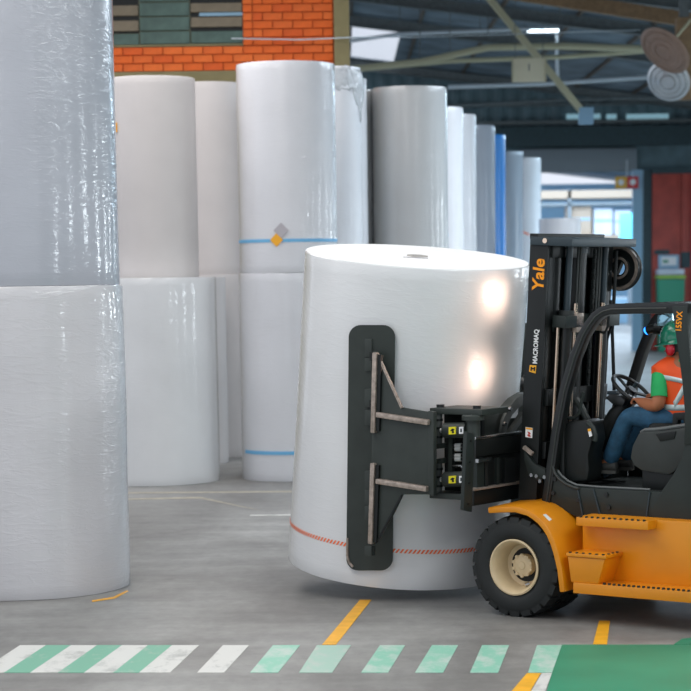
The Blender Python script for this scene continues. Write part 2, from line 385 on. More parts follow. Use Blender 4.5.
# green block infill with concrete louvres
Z3 = ZB+3*(bh+jt)
B().bb(XL, XP-.01, WY-.01, WY+.01, Z3, ZT).obj('block_backing', M['green_mortar'], wall, smooth=0)
def wz(y, x=170): return wp(x, y).z
def quadblock(name, x0, x1, y0, y1, m, dep=.04, tilt=0):
    X0, X1 = wx(x0), wx(x1); za, zb = wz(y1, (x0+x1)/2), wz(y0, (x0+x1)/2)
    o = B().box((0, 0, 0), (X1-X0-.016, dep, zb-za-.012)).obj(name, M[m], wall, bevel=.006, seg=1)
    o.location = ((X0+X1)/2, WY-.03, (za+zb)/2); o.rotation_euler = (tilt, 0, 0); return o
for y0, y1 in ((31.5, 44.5), (17, 31), (2.5, 16.5), (-12, 2)):
    quadblock('concrete_block', 140, 190.5, y0, y1, 'green_block')
quadblock('concrete_block', 110, 139.5, 34, 45.5, 'green_block'); quadblock('concrete_block', 191, 243.5, 31, 43.5, 'green_block')
quadblock('concrete_block', 60, 109.5, 34, 45.5, 'green_block')
B().bb(wx(104), wx(244), WY-.04, WY+.02, wz(46.5), wz(44.8)).obj('sill_strip', M['olive'], wall, smooth=0)
for (x0, x1, ys) in ((96, 139.5, ((5, 17), (20, 32.5))), (191, 243, ((2.5, 13), (16.5, 28)))):
    B().bb(wx(x0), wx(x1), WY-.015, WY+.015, wz(33), wz(-8)).obj('louvre_shade', M['hole_shade'], wall, smooth=0)  # near-black sheet standing for the shade behind the slats
    for y0, y1 in ys: quadblock('louvre_slat', x0, x1, y0, y1, 'louvre', .03, -.35)
B().bb(wx(200), wx(243), WY-.018, WY-.012, wz(16.6), wz(13)).obj('louvre_pane', M['far_blue'], wall, smooth=0)
B().tube([wp(232, 40)+Vector((0, -.25, 0)), wp(300, 41)+Vector((0, -.2, 0)), wp(352, 39)+Vector((0, -.25, 0)), aty(420, 37, 48), aty(640, 30, 60)], .012, 6).obj('cable', M['pipe_white'], wall)

# ------------------------------------------------------------------ setting: roof, far wall, doorway
RS = .131; RZ = 10.51
def rz(x): return RZ - RS*x
# corrugated roof sheeting (ridges run down the slope), with an opening for the translucent sheet
def corr_roof(name, x0, x1, y0, y1, m, pitch=.3):
    b = B(); n = int((y1-y0)/pitch*2); prev = None
    for i in range(n+1):
        y = y0+(y1-y0)*i/n; dz = .03*(1 if i % 2 else -1)
        a, c = b.bm.verts.new((x0, y, rz(x0)+dz)), b.bm.verts.new((x1, y, rz(x1)+dz))
        if prev: b.bm.faces.new((prev[0], a, c, prev[1]))
        prev = (a, c)
    return b.obj(name, M[m], smooth=0)
SX0, SX1, SY0, SY1 = .1, 1.95, 67, 79
roof = struct(corr_roof('roof_left', -18, SX0, -4, 136, 'roof'))
for a in ((SX0, SX1, -4, SY0), (SX0, SX1, SY1, 136), (SX1, 18, -4, 136)):
    o = corr_roof('roof_sheet', *a, 'roof'); o.parent = roof
o = corr_roof('rooflight_sheet', SX0, SX1, SY0, SY1, 'roof')
o.data.materials.clear()
m = bpy.data.materials.new('translucent_sheet'); m.use_nodes = True; nt = m.node_tree; nt.nodes.remove(nt.nodes['Principled BSDF'])
tr = N(nt, 'ShaderNodeBsdfTranslucent'); tr.inputs[0].default_value = (.9, .95, 1, 1); tp = N(nt, 'ShaderNodeBsdfTransparent'); mx = N(nt, 'ShaderNodeMixShader'); mx.inputs[0].default_value = .85
nt.links.new(tr.outputs[0], mx.inputs[1]); nt.links.new(tp.outputs[0], mx.inputs[2]); nt.links.new(mx.outputs[0], nt.nodes['Material Output'].inputs[0])
o.data.materials.append(m); o.parent = roof
for y in (42, 48, 54, 60, 66, 79.3):
    b = B(); b.bar((-18, y, rz(-18)-.38), (18, y, rz(18)-.38), .22, .035); b.bar((-18, y, rz(-18)-.1), (18, y, rz(18)-.1), .22, .035); b.bar((-18, y, rz(-18)-.24), (18, y, rz(18)-.24), .03, .28)
    b.obj('rafter', M['rafter'], roof, smooth=0)
for x in range(-16, 18, 2):
    B().bar((x+.4, 37.5, rz(x+.4)-.06), (x+.4, 80, rz(x+.4)-.06), .08, .1).obj('purlin', M['purlin'], roof, smooth=0)
# heavier timber beam under the roof at the upper right
B().bar(aty(400, -25, 50), aty(1080, 81, 50), .22, .3).obj('timber_beam', M['wood_beam'], roof, smooth=0)
# far wall
FY = 80.0
def fp(x, y): return aty(x, y, FY)
DX0, DX1 = fp(522, 200).x, fp(634, 200).x; DZ = fp(585, 172).z
fw_ = struct(B().bb(-18, DX0, FY, FY+.3, 0, 8.0).obj('wall_far', M['teal_wall'], smooth=0))
B().bb(DX0, DX1, FY, FY+.3, DZ, 8.0).obj('wall_panel', M['teal_wall'], fw_, smooth=0)
B().bb(DX1, 18, FY, FY+.3, 0, 8.0).obj('wall_panel', M['teal_wall'], fw_, smooth=0)
# upper corrugated siding
b = B(); prev = None; n = 280
for i in range(n+1):
    x = -18+36*i/n; y = FY-.06+(.05 if (i//2) % 2 else 0)
    a, c = b.bm.verts.new((x, y, 7.8)), b.bm.verts.new((x, y, rz(x)))
    if prev: b.bm.faces.new((prev[0], a, c, prev[1]))
    prev = (a, c)
b.obj('corrugated_siding', M['teal_wall'], fw_, smooth=0)
for y0, y1, d, mm in ((128, 147, .5, 'teal_dark'), (121, 124.5, .35, 'rafter'), (104, 106, .3, 'rafter')):
    za, zb = fp(560, y1).z, fp(560, y0).z
    B().bb(-18, 18, FY-d, FY-.06, za, zb).obj('wall_beam', M[mm], fw_, smooth=0)
for x0, x1 in ((566, 600), (606, 616), (626, 668)):
    B().bb(fp(x0, 117).x, fp(x1, 117).x, FY-.16, FY-.08, fp(x0, 119.5).z, fp(x0, 114.5).z).obj('clerestory_pane', mat('clerestory_lit', (.3, .5, .6), .3, emit=(.35, .62, .72), es=.35), fw_, smooth=0)
B().bb(fp(520, 150).x, fp(636, 150).x, FY-.3, FY-.02, fp(580, 171).z, fp(580, 149).z).obj('shutter_box', M['shutter'], fw_, bevel=.05)
for x0, x1, mm in ((632, 642, 'far_blue'), (642, 651, 'teal_dark')):
    B().bb(fp(x0, 200).x, fp(x1, 200).x, FY-.25, FY, 0, fp(x0, 170).z).obj('door_post', M[mm], fw_, smooth=0)
# door opening's far room
room = struct(B().bb(-2, 20, 132, 132.3, 0, 8).obj('wall_back', M['far_blue'], smooth=0))
B().bb(DX0-3, DX0-2.8, FY+.3, 132, 0, 8).obj('room_side', M['far_white'], room, smooth=0)
B().bb(17.8, 18, FY+.3, 132, 0, 8).obj('room_side', M['far_white'], room, smooth=0)
struct(B().bb(17.9, 18.1, -4, FY, 0, 8.2).obj('wall_right', M['teal_wall'], smooth=0))
for i, wy_ in enumerate(WINY):
    b = B()
    for k in range(4): b.bb(17.45, 17.5, wy_-.9+k*.58, wy_-.84+k*.58, 1.8, 4.85)
    for k in range(7): b.bb(17.45, 17.5, wy_-.9, wy_+.9, 1.8+k*.5, 1.85+k*.5)
    wo = struct(b.obj('window_%d' % (i+1), M['rafter'], smooth=0))
    B().bb(17.46, 17.9, wy_-1.0, wy_-.9, 1.7, 4.95).obj('window_jamb', M['rafter'], wo, smooth=0); B().bb(17.46, 17.9, wy_+.9, wy_+1.0, 1.7, 4.95).obj('window_jamb', M['rafter'], wo, smooth=0)
    B().bb(17.4, 17.9, wy_-1.0, wy_+1.0, 1.65, 1.8).obj('window_sill', M['rafter'], wo, smooth=0)
# red sliding panels beside the doorway
rp = empty('red_sliding_door', fp(672, 340)); rp.location = (fp(668, 300).x, FY-.3, 0)
ox = rp.location.x; tz = fp(670, 174).z
for x0, x1, mm in ((651, 679.5, 'red_panel'), (680, 689, 'red_panel'), (689.5, 720, 'red_bright')):
    B().bb(fp(x0, 200).x-ox, fp(x1, 200).x-ox, -.06, .06, .02, tz).obj('door_panel', M[mm], rp, bevel=.02)
B().bb(fp(650, 200).x-ox, fp(722, 200).x-ox, -.1, .1, tz, tz+.18).obj('top_rail', M['teal_dark'], rp, smooth=0)
for x0, x1, y0, y1 in ((653, 668, 250, 254.5), (680, 689, 252, 268)):
    B().bb(fp(x0, 200).x-ox, fp(x1, 200).x-ox, -.1, -.06, fp(x0, y1).z, fp(x0, y0).z).obj('lock_plate', M['teal_dark'], rp, smooth=0)
tag(rp, 'dark red sliding door panels right of the far doorway', 'door')
g = empty('notice_board', (fp(667, 262).x, FY-.42, fp(667, 270).z))
zc = fp(667, 262).z-g.location.z
B().box((0, 0, zc), (.75, .04, .5)).obj('board', M['far_blue'], g, bevel=.01)
B().box((0, -.025, zc+.03), (.55, .015, .3)).obj('sheet', M['white'], g, smooth=0); B().box((-.12, -.036, zc+.02), (.2, .012, .1)).obj('print_block', M['green_bin'], g, smooth=0)
tag(g, 'small pale notice board with green print on red door', 'notice')
gb = empty('green_bin', (fp(666, 290).x, FY-1.0, 0))
B().loft([[(sx*wd, sy*wd*.7, z) for sx, sy in ((-1, -1), (1, -1), (1, 1), (-1, 1))] for wd, z in ((.4, 0), (.48, fp(666, 279).z))]).obj('body', M['green_bin'], gb, bevel=.03)
B().box((0, 0, fp(666, 277).z), (1.0, .75, .1)).obj('rim', M['lime'], gb, bevel=.02); B().box((0, .05, fp(666, 272).z), (.95, .6, .2)).obj('lid', M['far_white'], gb, bevel=.04)
tag(gb, 'tall green waste bin with lime rim and pale lid before the red door', 'bin')
sg = empty('safety_sign', (fp(625, 188).x, FY-.5, fp(625, 189).z))
for x0, x1, mm in ((613.5, 625, 'sign_yellow'), (625.3, 636.5, 'sign_red')):
    X0, X1 = fp(x0, 183).x-sg.location.x, fp(x1, 183).x-sg.location.x
    B().bb(X0, X1, -.02, .02, 0, .42).obj('sign_plate', M[mm], sg, bevel=.005)
    B().cyl(((X0+X1)/2, -.021, .22), ((X0+X1)/2, -.03, .22), .11, 14).obj('pictogram', M['white'], sg)
B().cyl((0, 0, .42), (0, 0, 1.0), .02, 8).obj('hanger', M['pipe_white'], sg)
tag(sg, 'yellow and red safety sign hanging in the far doorway', 'sign')
# what shows through the doorway: a loaded mezzanine rack
rk = empty('storage_rack', (9, 108, 0))
def r2(x, y): p = aty(x, y, 108); return p.x-9, p.z
for y0, y1, mm in ((191, 199, 'far_tan'), (203, 206, 'shutter'), (236, 240, 'far_tan')):
    z0, z1 = r2(580, y1)[1], r2(580, y0)[1]; B().bb(-5, 6, -1, 1, z0, z1).obj('shelf_beam', M[mm], rk, smooth=0)
for x in (-5, -1.6, 2, 6):
    B().bb(x-.08, x+.08, -1, -.85, 0, r2(580, 190)[1]).obj('upright', M['shutter'], rk, smooth=0)
tag(rk, 'tall storage rack with tan beams seen through the far doorway', 'rack')
for i, (x0, x1, y0, y1, mm, lb) in enumerate(((566, 590, 206, 236, 'far_tan', 'tan wrapped load on the far rack, left of the white loads'), (592, 611, 209, 236, 'far_white', 'white wrapped load in the middle of the far rack'), (612.5, 629, 211, 236, 'far_white', 'white wrapped load at right end of the far rack'))):
    X0, X1 = r2(x0, 220)[0]+9, r2(x1, 220)[0]+9; z0, z1 = r2(580, 236)[1], r2(580, y0)[1]
    o = B().box((0, 0, (z1-z0)/2), (X1-X0, 1.5, z1-z0)).obj('wrapped_load', M[mm], None, bevel=.08, loc=((X0+X1)/2, 108, z0)); tag(o, lb, 'pallet load', 'loads on the far rack')
    B().box((0, -.76, (z1-z0)*.55), ((X1-X0)*.9, .02, .12)).obj('wrap_band', M['far_blue'], o, smooth=0)
o = B().bb(-.35, .35, -.05, .05, 0, 1.25).obj('screen', M['cyan_panel'], None, bevel=.02, loc=(aty(627, 228, 104).x, 104, aty(627, 240, 104).z)); tag(o, 'glowing cyan panel standing at right of the far doorway', 'panel')
# floor level goods in the far room
for i, (x, Y, wd, hh, mm, lb) in enumerate(((588, 120, 1.6, 1.9, 'far_white', 'pale goods stack on the floor of the far room, left one'), (612, 122, 1.8, 1.4, 'far_blue', 'bluish goods stack on the floor of the far room'), (640, 118, 1.2, 2.2, 'shutter', 'grey goods stack on the far room floor by the door post'))):
    o = B().box((0, 0, hh/2), (wd, 1.2, hh)).obj('goods_stack', M[mm], None, bevel=.06, loc=(aty(x, 310, Y).x, Y, 0)); tag(o, lb, 'goods')
    B().box((0, 0, hh+.02), (wd*.96, 1.15, .05)).obj('top_sheet', M['white'], o, smooth=0)

# ------------------------------------------------------------------ roof-space fittings
def pipe(label, pts, r, m, cat='pipe'):
    b = B(); b.tube([aty(x, y, Y) for x, y, Y in pts], r, 8); o = b.obj('service_pipe', M[m])
    for i, (x, y, Y) in enumerate(pts[1:-1]):
        p = aty(x, y, Y); B().cyl((p.x, p.y, p.z), (p.x, p.y, rz(p.x)), .015, 6).obj('hanger_rod', M['rafter'], o)
    tag(o, label, cat); return o
pipe('cream pipe bending below the roof right of the olive column', [(352, 69, 56), (420, 62, 56), (488, 47.5, 56), (560, 46, 56), (660, 49, 56), (780, 55, 56), (1020, 68, 56)], .085, 'pipe_cream')
pipe('thin cream pipe running level behind the hanging board', [(352, 70, 58), (450, 61, 58), (560, 57, 58), (660, 50, 58), (1000, 66, 58)], .06, 'pipe_cream')
pipe('pale pipe crossing at the height of the board foot', [(448, 87, 66), (545, 84, 66), (650, 77, 66), (720, 74, 66), (920, 72, 66)], .06, 'pipe_white')
pipe('pale cable conduit under the roof left of the lit tube', [(350, 41, 60), (400, 34, 60), (480, 31, 60), (530, 29, 60)], .05, 'pipe_white')
pipe('dim conduit running before the corrugated siding', [(448, 106, 72), (560, 100, 72), (680, 97, 72), (880, 96, 72)], .05, 'rafter')
o = B().bar(aty(484, -8, 55), aty(586, 116, 55), .12, .16).obj('diagonal_brace', M['pipe_cream'], smooth=0); tag(o, 'diagonal steel brace descending past the hanging board', 'brace')
B().box(aty(586, 116, 55), (.34, .3, .4)).obj('brace_plate', M['far_blue'], o, smooth=0)
p0, p1 = aty(512.5, 58.5, 52), aty(545.5, 82, 52)
hb = empty('hanging_board', ((p0.x+p1.x)/2, 52, p1.z)); hh = p0.z-p1.z; ww = p1.x-p0.x
B().box((0, 0, hh/2), (ww, .04, hh)).obj('board', M['cream_board'], hb, bevel=.008)
B().box((0, -.025, hh*.62), (.02, .01, hh*.3)).obj('mark', M['rafter'], hb, smooth=0)
for sx in (-1, 1): B().cyl((sx*ww*.42, 0, hh), (sx*ww*.42, 0, rz(hb.location.x)-hb.location.z), .01, 6).obj('hanger_rod', M['rafter'], hb)
for sx in (-1, 1): B().box((sx*ww/2, -.01, hh/2), (.03, .06, hh)).obj('board_edge', M['pipe_cream'], hb, smooth=0)
tag(hb, 'blank cream board hanging from the roof', 'board')
lt = empty('tube_lamp', aty(543, 31, 62)); ll = lt.location.copy()
B().box((0, 0, .06), (.95, .16, .06)).obj('housing', M['pipe_white'], lt, bevel=.01)
for dy in (-.05, .05): B().cyl((-.42, dy, 0), (.42, dy, 0), .025, 10).obj('tube', M['tube_on'], lt)
for sx in (-.5, .5): B().cyl((sx, 0, .09), (sx, 0, rz(ll.x)-ll.z), .012, 6).obj('hanger_rod', M['rafter'], lt)
tag(lt, 'lit white tube lamp hanging under the dark roof', 'lamp')
pipe('vertical pale drop pipe below the lit tube lamp', [(557, 34, 62.3), (557, 55, 62.3), (558, 84, 62.3)], .05, 'pipe_white')
# two dish reflectors
def dish(px, py, Y, R, m, label, nrm_, dep):
    o = empty('dish_lamp', aty(px, py, Y)); o.rotation_euler = Vector(nrm_).to_track_quat('Z', 'Y').to_euler()
    prof = [(0.0, dep)] 
    for k in range(1, 13): prof.append((R*k/12, dep*(1-(k/12)**2)+(.012 if k % 2 else 0)))
    prof += [(R+.015, -.01), (R, -.035), (R*.5, dep*.7-.03), (0, dep-.04)]
    B().lathe(prof, 40).obj('reflector', M[m], o, smooth=25)
    for k in (.35, .6, .85): B().tube([(R*k*math.cos(t), R*k*math.sin(t), dep*(1-k*k)+.012) for t in [2*PI*i/36 for i in range(36)]], .012, 6, True).obj('ring', M['lamp_brown' if m == 'lamp_brown' else 'steel'], o)
    B().cyl((0, 0, -.05), (0, 0, -.35), .09, 14).obj('lamp_neck', M['rafter'], o)
    B().cyl((0, 0, -.3), (0, .0, -1.0), .03, 8).obj('bracket_arm', M['pipe_cream'], o)
    tag(o, label, 'lamp'); return o
dish(664.5, 51, 46, .57, 'lamp_brown', 'brown ringed dish lamp, upper one under the timber beam', (-.60, -.45, -.66), .05)
dish(668.5, 81, 47, .45, 'lamp_silver', 'silver dish lamp hanging below the brown one', (-.38, -.78, -.50), .07)
o = B().bar(aty(684, 18, 48.8), aty(684, 100, 48.8), .35, .3, (0, 1, 0)).obj('lamp_post', M['wood_beam'], smooth=0); tag(o, 'brown hanging post behind the two dish lamps', 'post')
B().bar(aty(684, 18, 48.8), aty(684, -30, 48.8), .2, .2, (0, 1, 0)).obj('post_hanger', M['rafter'], o, smooth=0)

# ------------------------------------------------------------------ paper rolls
def roll(label, c, R, h, m, z=0.0, seam=True, wob=.004, lean=None, strip=None, group=None, core=True, name='paper_roll', seg=96):
    b = B(); nz = 26; sd = random.uniform(0, 99)
    prof = [(0.0, 0.0), (R-.010, 0.0), (R-.003, .003), (R, .010)]
    for k in range(1, nz): prof.append((R, .01+(h-.02)*k/nz))
    prof += [(R, h-.010), (R-.003, h-.003), (R-.010, h)]
    prof += [(.10, h), (.10, h-.25), (0, h-.25)] if core else [(0, h)]
    b.lathe(prof, seg)
    for v in b.bm.verts:
        r = math.hypot(v.co.x, v.co.y)
        if r > R*.97:
            t = math.atan2(v.co.y, v.co.x)
            k = 1+wob*noise.noise(Vector((math.cos(t)*2+sd, math.sin(t)*2, v.co.z*1.4)))/R
            v.co.x *= k; v.co.y *= k
    o = b.obj(name, M[m], None, smooth=40, loc=(c[0], c[1], z))
    if lean: o.rotation_euler = lean
    tag(o, label, 'paper roll', group or 'stored paper rolls')
    if core:
        B().lathe([(.075, h-.2), (.105, h-.2), (.105, h-.002), (.075, h-.002), (.075, h-.2)], 24).obj('core', M['core'], o)
    if strip:
        zs, t0, t1, mm, ht = strip
        band(o, R, zs, t0, t1, mm, ht)
    return o
def band(o, R, zs, t0, t1, mm, ht=.05, name='tape_strip', rise=0):
    b = B(); n = max(4, int(abs(t1-t0)*24)); pv_ = None
    for i in range(n+1):
        f = i/n; t = t0+(t1-t0)*f; zz = zs+rise*f
        q = [b.bm.verts.new((r*math.cos(t), r*math.sin(t), z_)) for r, z_ in ((R+.001, zz), (R+.008, zz), (R+.008, zz+ht), (R+.001, zz+ht))]
        if pv_:
            for k in range(4): b.bm.faces.new((pv_[k], q[k], q[(k+1) % 4], pv_[(k+1) % 4]))
        pv_ = q
    return b.obj(name, M[mm], o)
def at_front(x, yfront, R):
    """centre of a standing roll whose nearest floor point shows at (x, yfront)"""
    p = gnd(x, yfront); d = Vector((p.x, p.y)).normalized(); return (p.x+d.x*R, p.y+d.y*R)
def top_at(xe, ytop, htop, R, side=1):
    """centre of a standing roll whose right (side=1) outline shows at xe and whose top edge shows at ytop"""
    p = gnd(xe, ytop, htop); return (p.x-side*R, p.y)
# nearest stack on the left
RA = 1.03; cA = at_front(22, 601, RA)
hA = 2.80
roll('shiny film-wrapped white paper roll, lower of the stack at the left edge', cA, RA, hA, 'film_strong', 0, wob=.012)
o = roll('film-wrapped paper roll in shade-darkened colour, upper of the stack at the left edge', (cA[0]-.02, cA[1]+.02), RA-.005, 2.9, 'film_shaded', hA+.001, wob=.006)
# stack behind it
cB = at_front(155, 486.5, .93)
roll('wide matt white paper roll on the floor right of the left stack', cB, .93, 2.86, 'film_soft', 0, wob=.004)
pB = gnd(155, 277); xb = aty(153.5, 200, cB[1]).x
o = roll('matt white paper roll with small orange sticker, upper of the back left stack', (xb, cB[1]), .615, 2.73, 'kraft', 2.861, wob=.004)
B().box((0, 0, 0), (.09, .01, .13)).obj('sticker', M['orange_label'], o, smooth=0, loc=(-.468, -.412, 2.05), rot=(0, 0, -.85))
p = gnd(196, 468); roll('pinkish paper roll squeezed behind the wide matt roll', (aty(228, 400, 34.3).x-.6, 34.2), .6, 2.86, 'kraft', 0)
xd = aty(214, 400, 35.5).x
roll('pinkish white paper roll, lower of the stack against the brick wall', (xd, 35.5), .62, 2.9, 'kraft', 0)
roll('pinkish white paper roll, upper of the stack below the green blocks', (xd, 35.5), .58, 2.97, 'kraft', 2.901)
# tall stack in the middle
RE = .69; cE = at_front(291, 482, RE)
roll('white paper roll with blue strip at its foot, lower of the middle stack', cE, RE, 2.90, 'film', 0, strip=(.38, math.radians(205), math.radians(285), 'blue_tape', .05))
o = roll('shiny white paper roll with orange diamond sticker, upper of the middle stack', (cE[0]+.02, cE[1]), RE, 2.87, 'film', 2.901, strip=(.42, math.radians(185), math.radians(355), 'blue_tape', .045))
for t, zz, sz, mm in ((-102, .47, .13, 'orange_label'), (-96.5, .60, .15, 'grey_mark')):
    B().box((0, 0, 0), (sz, .01, sz)).obj('diamond_sticker', M[mm], o, smooth=0, loc=((RE+.012)*math.cos(math.radians(t)), (RE+.012)*math.sin(math.radians(t)), zz-.02), rot=(0, PI/4, math.radians(t+90)))
def stack(xe, yt, R, m, labs, Y=None, hb=2.9, side=1, htop=5.8):
    c = top_at(xe, yt, htop, R, side)
    out = [roll(labs[0], c, R, hb, m, 0), roll(labs[1], c, R, htop-hb-.001, m, hb+.001)]
    return c, out
cF, oF = stack(360.5, 68, .45, 'film_white', ('white paper roll, lower of the stack just behind the middle stack', 'white paper roll with torn hanging film, behind the middle stack'), htop=5.9)
# torn film bulging over its top and hanging down in a ragged tail
b = B(); pv_ = None; nn = 26
for i in range(nn+1):
    t = math.radians(-120+150*i/nn); q = []
    tail = .35+.5*max(0, 1-abs(i-19)/6)+.18*noise.noise(Vector((i*.9, 0, 9)))
    for k in range(13):
        f = k/12; r = .455+.012*noise.noise(Vector((i*.5, k*.6, 3)))+.05*math.sin(min(1, f*1.2)*PI)*max(0, 1-abs(i-20)/6)
        if k == 0: r = .36
        q.append(b.bm.verts.new((r*math.cos(t), r*math.sin(t), 3.01-f*tail+(.03*noise.noise(Vector((i*.8, 5, k*.3)))))))
    if pv_:
        for k in range(12): b.bm.faces.new((pv_[k], q[k], q[k+1], pv_[k+1]))
    pv_ = q
o = b.obj('torn_film', M['torn'], oF[1], smooth=80); sm = o.modifiers.new('thick', 'SOLIDIFY'); sm.thickness = .004
stack(366.5, 79, .4, 'film_white', ('white paper roll, lower of the second stack behind the middle one', 'white paper roll, upper of the second stack behind the middle one'), htop=5.9)
stack(373.5, 90, .25, 'grey_roll', ('grey paper roll, lower of the narrow sliver stack', 'grey paper roll, upper of the narrow sliver stack by the column'), htop=5.8)
cI, oI = stack(447, 88, .60, 'grey_roll', ('grey film-wrapped paper roll, lower, hidden behind the clamped roll', 'light grey film-wrapped paper roll right of the middle stack'))
oI[1].data.materials[0] = M['grey_roll']
stack(463, 108, .48, 'bright_roll', ('bright white paper roll, lower of the stack right of the grey one', 'bright white paper roll, upper of the stack right of the grey one'))
cK, oK = stack(476, 115, .5, 'film', ('pale paper roll, lower of the third stack of the receding row', 'pale paper roll, upper of the third stack of the receding row'))
band(oK[0], .5, 2.35, math.radians(250), math.radians(360), 'green_bin', .35)
stack(495, 126, .6, 'dull_roll', ('blue grey paper roll, lower, left of the blue one', 'blue grey paper roll, upper, left of the blue one'))
stack(505.5, 135, .34, 'blue_roll', ('vivid blue wrapped roll, lower of its stack', 'vivid blue wrapped roll, upper of its stack'))
stack(523, 152, .7, 'dull_roll', ('dark grey paper roll, lower, behind the blue one', 'dark grey paper roll, upper, behind the blue one'))
cO, oO = stack(541, 158, .42, 'bright_roll', ('white paper roll, lower of the last stack beside the far doorway', 'white paper roll with pink mark, last stack beside the far doorway'))
band(oO[1], .42, 1.1, math.radians(225), math.radians(280), 'orange_tape', .05, rise=-.2)
hx = aty(560, 230, 46).x
roll('low white roll whose top shows above the forklift mast', (hx, 46), .43, 1.15, 'bright_roll', 2.801, core=False)
roll('white roll behind the forklift mast carrying a low roll', (hx, 46), .47, 2.8, 'bright_roll', 0)

# ------------------------------------------------------------------ the forklift
AH = math.radians(36.5); OF = gnd(514, 617)
HD = Vector((-math.cos(AH), math.sin(AH), 0)); NV = Vector((-math.sin(AH), -math.cos(AH), 0))
FM = Matrix.Translation(OF) @ Matrix.Rotation(PI-AH, 4, 'Z')
VC = -1.02
def sd(x, y, v):
    """point of the truck's lengthwise plane v (v = 0 is the outer tyre face) that shows at pixel x, y; truck coordinates"""
    r = ray(x, y); t = (v-(CAM-OF).dot(NV))/r.dot(NV); p = CAM+r*t-OF; return Vector((p.dot(HD), v, p.z))
def cu(x, y, u):
    r = ray(x, y); t = (u-(CAM-OF).dot(HD))/r.dot(HD); p = CAM+r*t-OF; return Vector((u, p.dot(NV), p.z))
# held roll
HB = Vector((.4784, 20.2, .2113)); HAX = Vector((.0733, -.1083, 1)).normalized(); HR, HL = 1.0063, 2.8253
hr = roll('large glossy white paper roll held upright and tilted by the forklift clamp', (0, 0), HR, HL, 'film_soft', 0, wob=.003, core=False, seg=144)
e1 = HAX.cross(Vector((0, 1, 0))).normalized(); e2 = HAX.cross(e1)
hr.matrix_world = Matrix.Translation(HB) @ Matrix((e1, e2, HAX)).transposed().to_4x4()
HMI = hr.matrix_world.inverted() if False else (Matrix.Translation(HB) @ Matrix((e1, e2, HAX)).transposed().to_4x4()).inverted()
B().lathe([(0, HL), (HR-.012, HL), (HR-.012, HL+.004), (0, HL+.004)], 96).obj('paper_end', M['paper'], hr)
b = B().lathe([(.05, HL+.005), (.095, HL+.005), (.095, HL+.012), (.05, HL+.012), (.05, HL+.005)], 24)
b.obj('core', M['core'], hr)
B().box((.02, .16, HL+.006), (.22, .03, .004)).obj('end_mark', M['grey_mark'], hr, smooth=0)
TS = .024
b = B(); nd = 170
for i in range(nd):
    t0 = 2*PI*i/nd; dt = 2*PI/nd*.52
    q = []
    for t, z_ in ((t0, .335), (t0+dt, .335), (t0+dt+TS, .372), (t0+TS, .372)):
        q.append(b.bm.verts.new(((HR+.005)*math.cos(t), (HR+.005)*math.sin(t), z_)))
    b.bm.faces.new(q)
o = b.obj('striped_tape', M['orange_tape'], hr, smooth=0); o['label'] = 'orange slanted dashes printed round the roll foot'
def on_roll(x, y, dr):
    d = ray(x, y); o_ = CAM-HB; d2 = d-HAX*d.dot(HAX); o2 = o_-HAX*o_.dot(HAX); R_ = HR+dr
    a_ = d2.dot(d2); b_ = 2*d2.dot(o2); c_ = o2.dot(o2)-R_*R_
    p = CAM+d*((-b_-math.sqrt(max(0, b_*b_-4*a_*c_)))/(2*a_)); return p

fk = empty('forklift', OF, PI-AH)
tag(fk, 'yellow and black counterbalance forklift with a paper roll clamp', 'forklift')
FMI = FM.inverted()
# --- wheels
RW = .42
def ym(v): return Matrix.Translation((0, v, 0)) @ Matrix.Rotation(-PI/2, 4, 'X')    # lathe axis z -> +v
tyre_prof = [(.228, -.03), (.242, -.010), (.275, .004), (.32, .008), (.352, .0), (.385, -.008), (.408, -.03), (.416, -.06), (.416, -.19), (.408, -.22), (.385, -.242), (.345, -.25), (.27, -.245), (.228, -.22), (.228, -.03)]
lug = B(); pts = [(-.044, .0, .396), (.044, .0, .396), (.052, -.11, .412), (-.030, -.11, .412)]
lug.prism([(u, v-.012, w) for u, v, w in pts], (0, 0, .022))
lug.prism([(-.044, -.004, .372), (.044, -.004, .372), (.044, -.012, .418), (-.044, -.012, .418)], (0, -.03, 0))
bmesh.ops.recalc_face_normals(lug.bm, faces=lug.bm.faces)
lugme = bpy.data.meshes.new('tread_lug'); lug.bm.to_mesh(lugme); lugme.materials.append(M['rubber'])
rim_prof = [(.205, -.24), (.215, -.2), (.23, -.03), (.236, -.012), (.238, .002), (.226, .006), (.212, -.008), (.198, -.03), (.18, -.19), (.09, -.215), (.05, -.215)]
def wheel(u, v, w, s=1.0, full=True, side=1):
    mt = ym(0)
    wme = B().lathe(tyre_prof, 64, mt).obj('wheel', M['rubber'], fk)
    wme.location = (u, v, w); wme.scale = (s, side*s, s)
    for k in range(22):
        a = 2*PI*k/22
        piece('tread_lug', lugme, wme, rot=(0, a, 0))
        p2 = piece('tread_lug', lugme, wme, loc=(0, -.25, 0), rot=(0, a+PI/22, 0), scale=(1, -1, 1))
    if full:
        B().lathe(rim_prof, 48, mt).obj('rim', M['rim'], wme, smooth=40)
        B().lathe([(0, -.115), (.03, -.118), (.036, -.125), (.082, -.128), (.092, -.135), (.094, -.215), (.0, -.215)], 40, mt).obj('hub', M['rim'], wme, smooth=40)
        for k in range(10):
            a = 2*PI*k/10; B().cyl((.088*math.sin(a), -.14, .088*math.cos(a)), (.088*math.sin(a), -.122, .088*math.cos(a)), .015, 6).obj('wheel_nut', M['rim'], wme)
        B().cyl((-.05, -.17, -.155), (-.02, -.15, -.165), .018, 10).obj('valve', M['steel'], wme)
    else:
        B().lathe([(.287, -.2), (.20, -.18), (.05, -.17), (0, -.17)], 32, mt).obj('rim', M['rim'], wme)
    return wme
wheel(0, 0, RW); wheel(0, -.30, RW, full=False)
wheel(0, 2*VC, RW, side=-1); wheel(0, 2*VC+.30, RW, full=False, side=-1)
